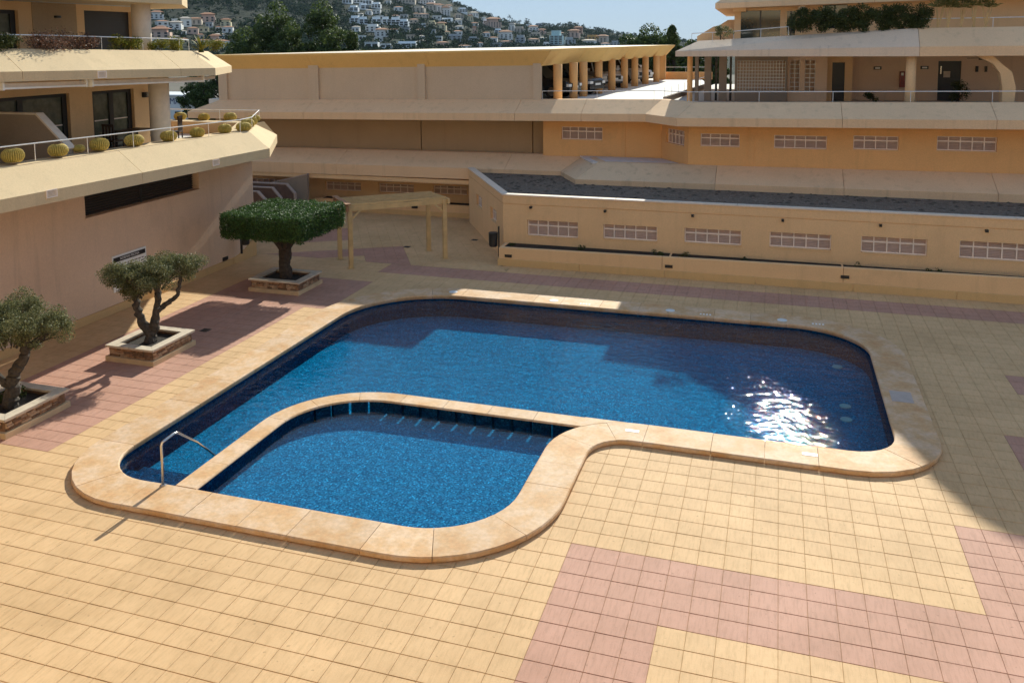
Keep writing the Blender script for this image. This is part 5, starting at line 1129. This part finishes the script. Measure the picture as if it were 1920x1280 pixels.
car((-8.7, 35.6, 5.335), math.radians(70), (.02, .02, .022), 'dark car between the black cars and the white car', .85, 'car'); car((-7.35, 39.4, 5.335), math.radians(35), (.62, .62, .62), 'white car with a black grille in the middle of the carport', .92); car((-6.9, 45.2, 5.335), math.radians(50), (.66, .66, .65), 'white car at the far end of the carport', .95)
# ------------------------------------------------------------------ trees behind the garage
def pine(x, y, zb, zt, r, label, group, nclump=46, nleaf=9000, size=.32, crown_from=.35, matl='leaf_pine', name='pine_tree'):
    t = thing(name, label, 'tree', (x, y, zb), group); h = zt - zb; mb = MB(); limb(mb, [(x, y, zb), (x + .3, y, zb + h*.4), (x, y, zb + h*.8)], .3, .1, .06)
    for k in range(6): a = k*1.05; limb(mb, [(x + .2, y, zb + h*(.35 + .05*k)), (x + r*.6*math.cos(a), y + r*.6*math.sin(a), zb + h*(.5 + .06*k))], .1, .04, .05)
    mb.build('trunk', M['bark'], t); cz = zb + h*(crown_from + 1)/2; rz = h*(1 - crown_from)/2
    bl = clumps((x, y, cz), (r*.8, r*.8, rz*.82), nclump, r*.30, flat_=.72); bl.append((x, y, zt - rz*.32, r*.4, r*.4, rz*.32))
    P, D = blob_points(bl, nleaf, .62); link_mesh('crown', leaf_mesh('crown', P, D, size, M[matl], .55, .6), t)
G1 = 'pines behind the garage roof'
for x, y, zt, r, lab in ((-53.0, 70, 10.2, 3.0, 'left pine of the clump, lower and rounded, behind the garage roof'), (-49.5, 71, 12.9, 3.3, 'tall pine left of centre in the clump behind the garage roof'), (-46.6, 69, 10.6, 2.8, 'dark middle pine of the clump, in front of the tall ones'), (-44.0, 71, 12.9, 3.2, 'tallest broad pine right of centre in the clump'), (-41.6, 68, 9.7, 2.4, 'low round pine on the right side of the clump'), (-39.9, 70, 9.5, 1.7, 'small separate pine at the right end of the clump'), (-51.5, 67, 8.6, 2.2, 'lowest bushy pine in front of the clump')):
    pine(x, y, -1.7, zt, r, lab, G1)
G2 = 'trees behind the carport end'
for x, y, zt, r, lab in ((-13.6, 88, 9.0, 3.0, 'left lower tree behind the carport end'), (-11.4, 90, 10.2, 3.4, 'middle and highest tree behind the carport end'), (-8.9, 88, 9.5, 3.0, 'right tree behind the carport end, touching the tower'), (-6.2, 86, 8.2, 2.0, 'dark tree seen under the tower slab beside the carport end'), (-3.8, 84, 8.0, 2.3, 'tree seen through the tower passage'), (-6.5, 70, 9.6, 1.2, 'narrow conifer rising behind the left corner of the tower terrace')):
    pine(x, y, -1.7, zt, r, lab, G2, 46, 9000, .34, .2, 'leaf_pine', 'broad_tree')
G3 = 'trees seen through the left terrace gap'
for x, y, zt, r, lab in ((-54.0, 62, 5.2, 2.2, 'left tree seen through the gap beside the terrace column'), (-51.2, 60, 5.0, 2.2, 'right dark tree seen through the gap beside the terrace column'), (-52.5, 64, 6.0, 2.4, 'tallest tree seen through the gap under the awning'), (-49.5, 62, 4.6, 2.0, 'tree against the left end of the garage block')):
    pine(x, y, -1.7, zt, r, lab, G3, 36, 5000, .28, .1, 'leaf_pine', 'broad_tree')
# white shop house with blue letters far left
sb = thing('sign_house', 'small white building with blue letters seen through the terrace gap', 'building', (-60, 66, -1.7)); mb = MB(); mb.box(-64, 66, -1.7, -58.1, 71, 2.6); mb.build('wall', M['white'], sb); mb = MB(); mb.box(-64.2, 65.7, 2.6, -58.0, 71, 2.75); mb.build('roof_edge', M['white'], sb)
text(sb, 'DE LA MAR', .95, (-60.7, 65.97, 2.0), Euler((math.pi/2, 0, 0)), flat('blue_letters', (.02, .06, .16), .6))
for k in range(3): mb = MB(); mb.box(-63.4 + k*1.9, 65.96, -.4, -62.2 + k*1.9, 65.99, .9); mb.build('window', M['glass'], sb)
# ------------------------------------------------------------------ hillside houses and woods
HOUSES = [(-431.5,836.0,29.6,10.0,8.2,'M'),(-420.8,832.4,28.3,9.9,8.1,'M'),(-416.8,856.7,28.6,10.1,8.3,'M'),(-412.8,874.1,28.8,10.2,8.4,'M'),(-404.5,880.1,28.2,10.3,8.5,'M'),(-391.3,875.1,26.1,10.2,8.4,'M'),(-535.7,1019.7,60.2,12.2,7.9,'M'),(-532.3,1043.9,61.7,12.4,8.0,'M'),(-516.6,1040.6,59.1,12.3,8.0,'M'),(-495.9,959.8,47.2,11.4,7.4,'M'),(-498.7,991.8,50.9,11.8,7.6,'M'),(-492.9,1016.9,52.9,12.0,7.7,'M'),(-372.4,758.4,19.1,13.7,7.4,'W'),(-346.2,722.2,14.1,12.0,6.5,'W'),(-312.2,632.0,4.3,10.6,4.4,'M'),(-302.1,636.9,3.8,8.8,3.5,'M'),(-289.9,651.2,4.0,17.0,5.4,'M'),(-383.5,743.9,19.1,7.3,4.7,'W'),(-523.7,1182.7,66.9,27.4,7.2,'T'),(-505.3,1216.8,65.4,24.6,8.2,'W'),(-451.4,1060.0,47.9,15.8,8.6,'T'),(-481.5,1175.1,54.8,15.8,9.5,'T'),(-482.6,1207.0,54.3,14.5,9.7,'W'),(-468.7,1202.0,48.3,12.8,11.2,'W'),(-395.3,1016.3,33.5,13.6,5.4,'M'),(-452.4,1212.6,42.8,12.9,8.0,'T'),(-440.0,1230.0,39.7,8.1,8.1,'C'),(-361.4,911.6,22.6,11.0,7.3,'C'),(-336.0,859.3,16.0,8.1,3.5,'C'),(-307.8,810.2,10.1,14.1,6.5,'G'),(-334.2,947.4,17.6,5.0,7.5,'P'),(-314.3,931.0,13.7,8.6,4.9,'W'),(-276.5,698.0,4.4,11.3,3.8,'P'),(-264.5,719.6,2.7,12.5,2.4,'W'),(-422.4,1253.1,35.0,11.5,8.2,'M'),(-406.2,1237.5,29.7,21.0,12.9,'P'),(-442.1,1301.2,41.2,8.5,6.0,'W'),(-297.7,951.1,11.1,14.9,8.7,'W'),(-375.3,1232.6,24.5,9.6,9.6,'W'),(-349.8,1188.1,20.7,13.9,9.2,'T'),(-274.9,935.0,7.2,10.9,8.5,'G'),(-335.2,1206.8,22.2,14.0,7.8,'W'),(-306.9,1115.1,14.0,14.4,6.5,'T'),(-309.4,1157.9,18.5,10.4,6.0,'P'),(-276.7,1040.4,9.5,8.0,3.4,'W'),(-236.4,949.6,4.4,14.6,15.9,'A'),(-225.0,964.7,4.2,12.3,8.6,'G'),(-258.1,1131.5,13.5,15.9,8.7,'P'),(-266.4,1195.2,19.7,12.2,7.6,'B'),(-228.7,1088.8,3.5,18.0,5.5,'W'),(-235.9,1150.7,9.0,19.0,7.3,'O'),(-222.1,1147.3,6.0,14.5,8.7,'T'),(-203.9,1142.5,1.6,13.0,6.5,'G'),(-400.3,1477.1,34.5,11.4,5.7,'G'),(-406.5,1429.8,32.2,9.2,5.5,'W'),(-556.1,673.8,32.8,12.0,6.5,'W'),(-462.5,562.1,13.7,15.5,7.3,'P'),(-497.9,625.8,22.0,11.0,6.0,'W'),(-505.0,648.1,24.7,10.3,7.2,'W'),(-509.2,667.5,27.0,12.6,5.2,'T'),(-511.9,690.3,29.4,13.9,7.5,'P'),(-467.6,608.9,17.4,8.6,4.8,'P'),(-481.4,675.4,24.7,9.3,6.2,'C'),(-454.9,640.4,18.3,8.8,4.9,'W'),(-414.8,565.9,9.0,8.8,6.1,'P'),(-394.2,543.7,5.8,12.6,5.0,'W'),(-431.2,548.7,9.3,6.1,3.5,'C'),(-441.5,583.5,12.6,5.5,3.7,'T'),(-447.7,561.1,11.8,5.4,3.1,'W'),(-279.8,1130.5,13.7,14.5,5.8,'W'),(-287.4,678.4,6.0,4.6,3.7,'W'),(-426.8,955.4,38.0,9.1,3.9,'G'),(-273.9,876.8,4.6,11.5,4.0,'T'),(-312.6,737.3,11.3,5.0,3.0,'W'),(-360.3,810.3,19.4,7.7,3.9,'G'),(-304.6,760.0,9.7,6.1,4.1,'M'),(-486.4,1257.0,58.3,11.7,6.7,'W'),(-357.7,772.0,18.0,10.6,3.2,'W'),(-404.3,1147.3,28.6,10.6,6.1,'W'),(-344.1,676.5,10.2,6.6,4.3,'M'),(-474.5,1289.4,54.9,13.7,7.7,'M'),(-293.8,893.6,8.1,9.4,4.7,'W'),(-377.4,922.3,27.8,8.7,5.6,'C'),(-318.5,723.8,11.3,6.9,4.0,'T'),(-346.2,1074.2,19.2,9.8,6.3,'M'),(-309.8,679.5,8.0,9.3,2.8,'C'),(-261.0,941.1,5.9,12.2,4.9,'T'),(-306.9,865.9,8.9,11.5,5.2,'G'),(-419.3,973.9,38.9,6.6,4.6,'T'),(-373.8,884.9,25.4,7.2,3.6,'M'),(-457.7,901.0,36.7,6.3,5.0,'W'),(-465.0,1023.4,49.1,11.2,4.9,'W'),(-333.4,888.2,15.5,9.5,4.7,'W'),(-327.5,635.6,5.7,5.4,2.7,'W'),(-275.1,794.4,3.6,5.3,3.7,'W'),(-338.0,826.3,16.5,6.7,5.0,'G'),(-467.4,965.1,44.1,9.4,4.7,'W'),(-211.1,1108.7,-0.2,11.2,4.9,'W'),(-512.6,1093.6,61.0,9.0,6.0,'W'),(-405.6,1007.8,36.8,10.8,4.7,'W'),(-464.4,986.4,46.0,8.1,4.1,'C'),(-356.7,956.2,23.0,8.9,3.8,'W'),(-328.2,677.6,9.1,6.6,4.2,'W'),(-236.9,904.0,2.4,7.0,5.2,'W'),(-442.0,917.6,35.5,8.9,4.4,'W'),(-348.1,817.7,18.2,7.8,3.3,'C'),(-414.6,984.6,39.1,13.3,4.0,'T'),(-391.9,1047.5,31.9,9.7,5.6,'W'),(-430.3,938.5,36.4,9.0,3.9,'W'),(-395.0,910.6,30.3,9.9,4.3,'T'),(-462.6,1308.7,49.3,13.8,6.0,'W'),(-271.4,835.6,3.2,11.0,3.8,'G'),(-469.1,946.5,42.4,7.9,5.3,'W'),(-436.8,601.8,13.4,9.3,3.3,'W'),(-490.0,596.4,19.3,7.7,4.3,'W'),(-425.3,522.7,7.4,5.1,3.4,'T'),(-518.0,632.8,25.2,10.2,4.1,'W'),(-417.6,556.4,8.7,8.7,3.0,'C'),(-423.2,552.2,8.8,4.4,2.6,'C'),(-487.4,658.9,23.6,6.1,4.6,'G'),(-439.2,527.0,9.0,6.0,3.9,'W'),(-469.2,597.6,16.9,5.7,2.8,'W'),(-469.9,627.1,18.9,7.8,4.4,'C'),(-462.6,637.4,18.9,4.9,4.4,'W'),(-523.1,656.8,27.5,5.2,4.2,'M')]
HC = {'M': (.80, .82, .82), 'W': (.76, .74, .70), 'T': (.56, .46, .36), 'C': (.66, .57, .36), 'P': (.62, .42, .32), 'G': (.40, .41, .42), 'A': (.50, .66, .66), 'B': (.36, .20, .14), 'O': (.55, .33, .10)}
HM = {k: flat('house_' + k, c, .8, var=.05, scale=.5) for k, c in HC.items()}; HM['R'] = flat('roof_tiles', (.40, .18, .09), .9, var=.15, scale=1); HM['V'] = M['dark_frame']
KIND = {'M': ('white modern flat roofed house', 'modern white houses on the hillside'), 'W': ('white house with dark windows', 'white houses on the hillside'), 'T': ('tan house with a tiled roof', 'tan houses on the hillside'), 'C': ('cream yellow house', 'cream houses on the hillside'), 'P': ('pink house with a tiled roof', 'pink houses on the hillside'), 'G': ('grey house', 'grey houses on the hillside'), 'A': ('glassy blue apartment block with stacked balconies', None), 'B': ('red brown tower house on the ridge', None), 'O': ('long orange house below the ridge', None)}
def house(x, y, z, w, h, k, label, group):
    t = thing('hillside_house', label, 'house', (x, y, z), group); az = math.atan2(x - 3, y + 13); R_ = Matrix.Rotation(-az + random.uniform(-.35, .35), 4, 'Z'); d = w*.7
    def fin(mb, name, mt, par=None): o = mb.build(name, mt, t if par is None else par, True); (o.data.transform(R_)); return o
    fl = max(1, round(h/3.4)); fh = h/fl
    mb = MB(); mb.box(-w/2, -d/2, -6, w/2, d/2, h*.62 if fl > 1 else h); 
    if fl > 1: mb.box(-w/2 + w*.12, -d/2 + d*.2, h*.62, w/2 - w*random.uniform(0, .3), d/2, h)
    wl = fin(mb, 'wall', HM[k])
    if k in 'TPWCBO' and random.random() < .75 or k == 'P':
        mb = MB(); o_ = .4; zz = h + .02; mb.add([(-w/2 - o_, -d/2 - o_, zz), (w/2 + o_, -d/2 - o_, zz), (w/2 + o_, d/2 + o_, zz), (-w/2 - o_, d/2 + o_, zz), (-w*.2, 0, zz + h*.22), (w*.2, 0, zz + h*.22)], [(0, 1, 5, 4), (1, 2, 5), (2, 3, 4, 5), (3, 0, 4), (3, 2, 1, 0)]); fin(mb, 'roof', HM['R'] if k != 'W' or random.random() < .6 else HM['T'])
    else:
        mb = MB(); mb.box(-w/2 - .3, -d/2 - .6, h*.62 + .02 if fl > 1 else h + .02, w/2 + .3, -d/2 + d*.2, (h*.62 if fl > 1 else h) + .4); fin(mb, 'roof_slab', HM[k])
    nw = max(2, int(w/4.0))
    for f in range(fl):
        z0 = f*fh*.62 + fh*.22 if fl > 1 else fh*.25; z1 = z0 + fh*(.42 if k != 'M' else .5)
        for i in range(nw):
            a = -w/2 + w*(i + .2)/nw; b = -w/2 + w*(i + (.95 if k in 'MA' else .62))/nw; mb = MB(); mb.box(a, -d/2 - .08, z0, b, -d/2 - .01, z1); fin(mb, 'window', HM['V'] if k != 'A' else M['glass'])
    return t
meta = []
for i, (x, y, z, w, h, k) in enumerate(HOUSES):
    u_ = seen((x, y, z + h/2)) or (-1, 50, 0)
    side = 'above the balcony plants' if u_[0] < 440 else 'above the garage roof' if u_[0] < 780 else 'right of the bare rocks' if u_[0] < 900 else 'above the carport' if u_[0] < 1060 else 'at the right end of the ridge'
    meta.append((k, ('high up ' if u_[1] < 30 else 'low down ' if u_[1] > 72 else '') + side, u_[0], i))
ORD = ['leftmost'] + [w + ' from left' for w in 'second third fourth fifth sixth seventh eighth ninth tenth eleventh twelfth thirteenth fourteenth fifteenth sixteenth seventeenth eighteenth nineteenth twentieth'.split()]
for k, side, u_, i in meta:
    same = sorted((m[2], m[3]) for m in meta if m[0] == k and m[1] == side); rank = [m[1] for m in same].index(i); base, g = KIND[k]
    lab = base + ' ' + side if len(same) == 1 else f"{'rightmost' if rank == len(same) - 1 else ORD[rank]} {base} {side}"
    x, y, z, w, h, _ = HOUSES[i]; house(x, y, z, w, h, k, lab, g)
def far_veg():
    Vs, Fs, off_ = [], [], 0; rng = np.random.default_rng(5)
    n = 15000; az = np.radians(rng.uniform(-54, -4, n)); r = HS*rng.uniform(170, 640, n)**1.0; x = 3 + r*np.sin(az); y = -13 + r*np.cos(az); z = hill(x, y)
    H = np.array([(a, b, c, w, hh) for a, b, c, w, hh, _ in HOUSES]); keep = np.ones(n, bool)
    for a, b, c, w, hh in H:
        # leave the houses and the slope just in front of them open
        ux, uy = a - 3, b + 13; d = math.hypot(ux, uy); al = ((x - 3)*ux + (y + 13)*uy)/d; ac = np.abs((x - 3)*uy - (y + 13)*ux)/d; keep &= ~((ac < w*.62) & (al > d - hh*7) & (al < d + w*.6))
    bare = np.sin(x*.018 + 2*np.sin(y*.011)) + np.sin(y*.023) < -1.05; keep &= ~(bare & (rng.random(n) < .8))
    x, y, z = x[keep], y[keep], z[keep]; s = rng.uniform(2.0, 5.2, len(x))
    for i in range(len(x)):
        bl = [(x[i] + rng.normal(0, s[i]*.35), y[i] + rng.normal(0, s[i]*.35), z[i] + s[i]*rng.uniform(.4, 1.0), s[i]*.55, s[i]*.55, s[i]*.5) for _ in range(3)]
        P, D = blob_points(bl, 22, .8, rng); V, F = leaf_quads(P, D, s[i]*.55, .8, .5, rng); Vs.append(V); Fs.append(F + off_); off_ += len(V)
    o = link_mesh('hillside_woods', fast_mesh('hillside_woods', np.concatenate(Vs), np.concatenate(Fs), [M['leaf_far']])); tag(o, kind='stuff')
far_veg()
# palms on the ridge line
for i, (uaz, r, hh, lab) in enumerate(((-17.05, 1530, 15, 'left single palm standing above the ridge line'), (-15.95, 1530, 13, 'higher of the paired palms above the ridge line'), (-15.82, 1540, 10, 'lower of the paired palms above the ridge line'))):
    a = math.radians(uaz); x, y = 3 + r*math.sin(a), -13 + r*math.cos(a); z = float(hill(x, y)); t = thing('ridge_palm', lab, 'palm tree', (x, y, z), 'palms on the ridge'); mb = MB(); mb.tube([(x, y, z), (x + .5, y, z + hh*.5), (x, y, z + hh*.8)], [.45, .35, .3], 6); mb.build('trunk', M['bark'], t); mb = MB()
    for k in range(26):
        b = random.random()*6.3; e = random.uniform(-.7, 1.2); d = Vector((math.cos(b)*math.cos(e), math.sin(b)*math.cos(e), math.sin(e)))*5.5; q = Vector((x, y, z + hh*.8)); s_ = d.cross(Z).normalized()*.6; mb.add([q, q + d*.6 + s_, q + d - Vector((0, 0, 1.6)), q + d*.6 - s_], [(0, 1, 2, 3)])
    mb.build('fronds', M['leaf_far'], t)
mb = MB(); mb.box(-2700, -900, -20, 2700, 2700, 260); hm = bpy.data.materials.new('haze'); hm.use_nodes = True; hn = hm.node_tree; hn.nodes.clear()
ho = hn.nodes.new('ShaderNodeOutputMaterial'); pv = hn.nodes.new('ShaderNodeVolumePrincipled'); pv.inputs['Color'].default_value = (0.62, 0.80, 1.0, 1); pv.inputs['Density'].default_value = 0.00003; pv.inputs['Anisotropy'].default_value = 0.2; hn.links.new(pv.outputs[0], ho.inputs['Volume'])
hz = mb.build('haze', hm); tag(hz, kind='stuff')
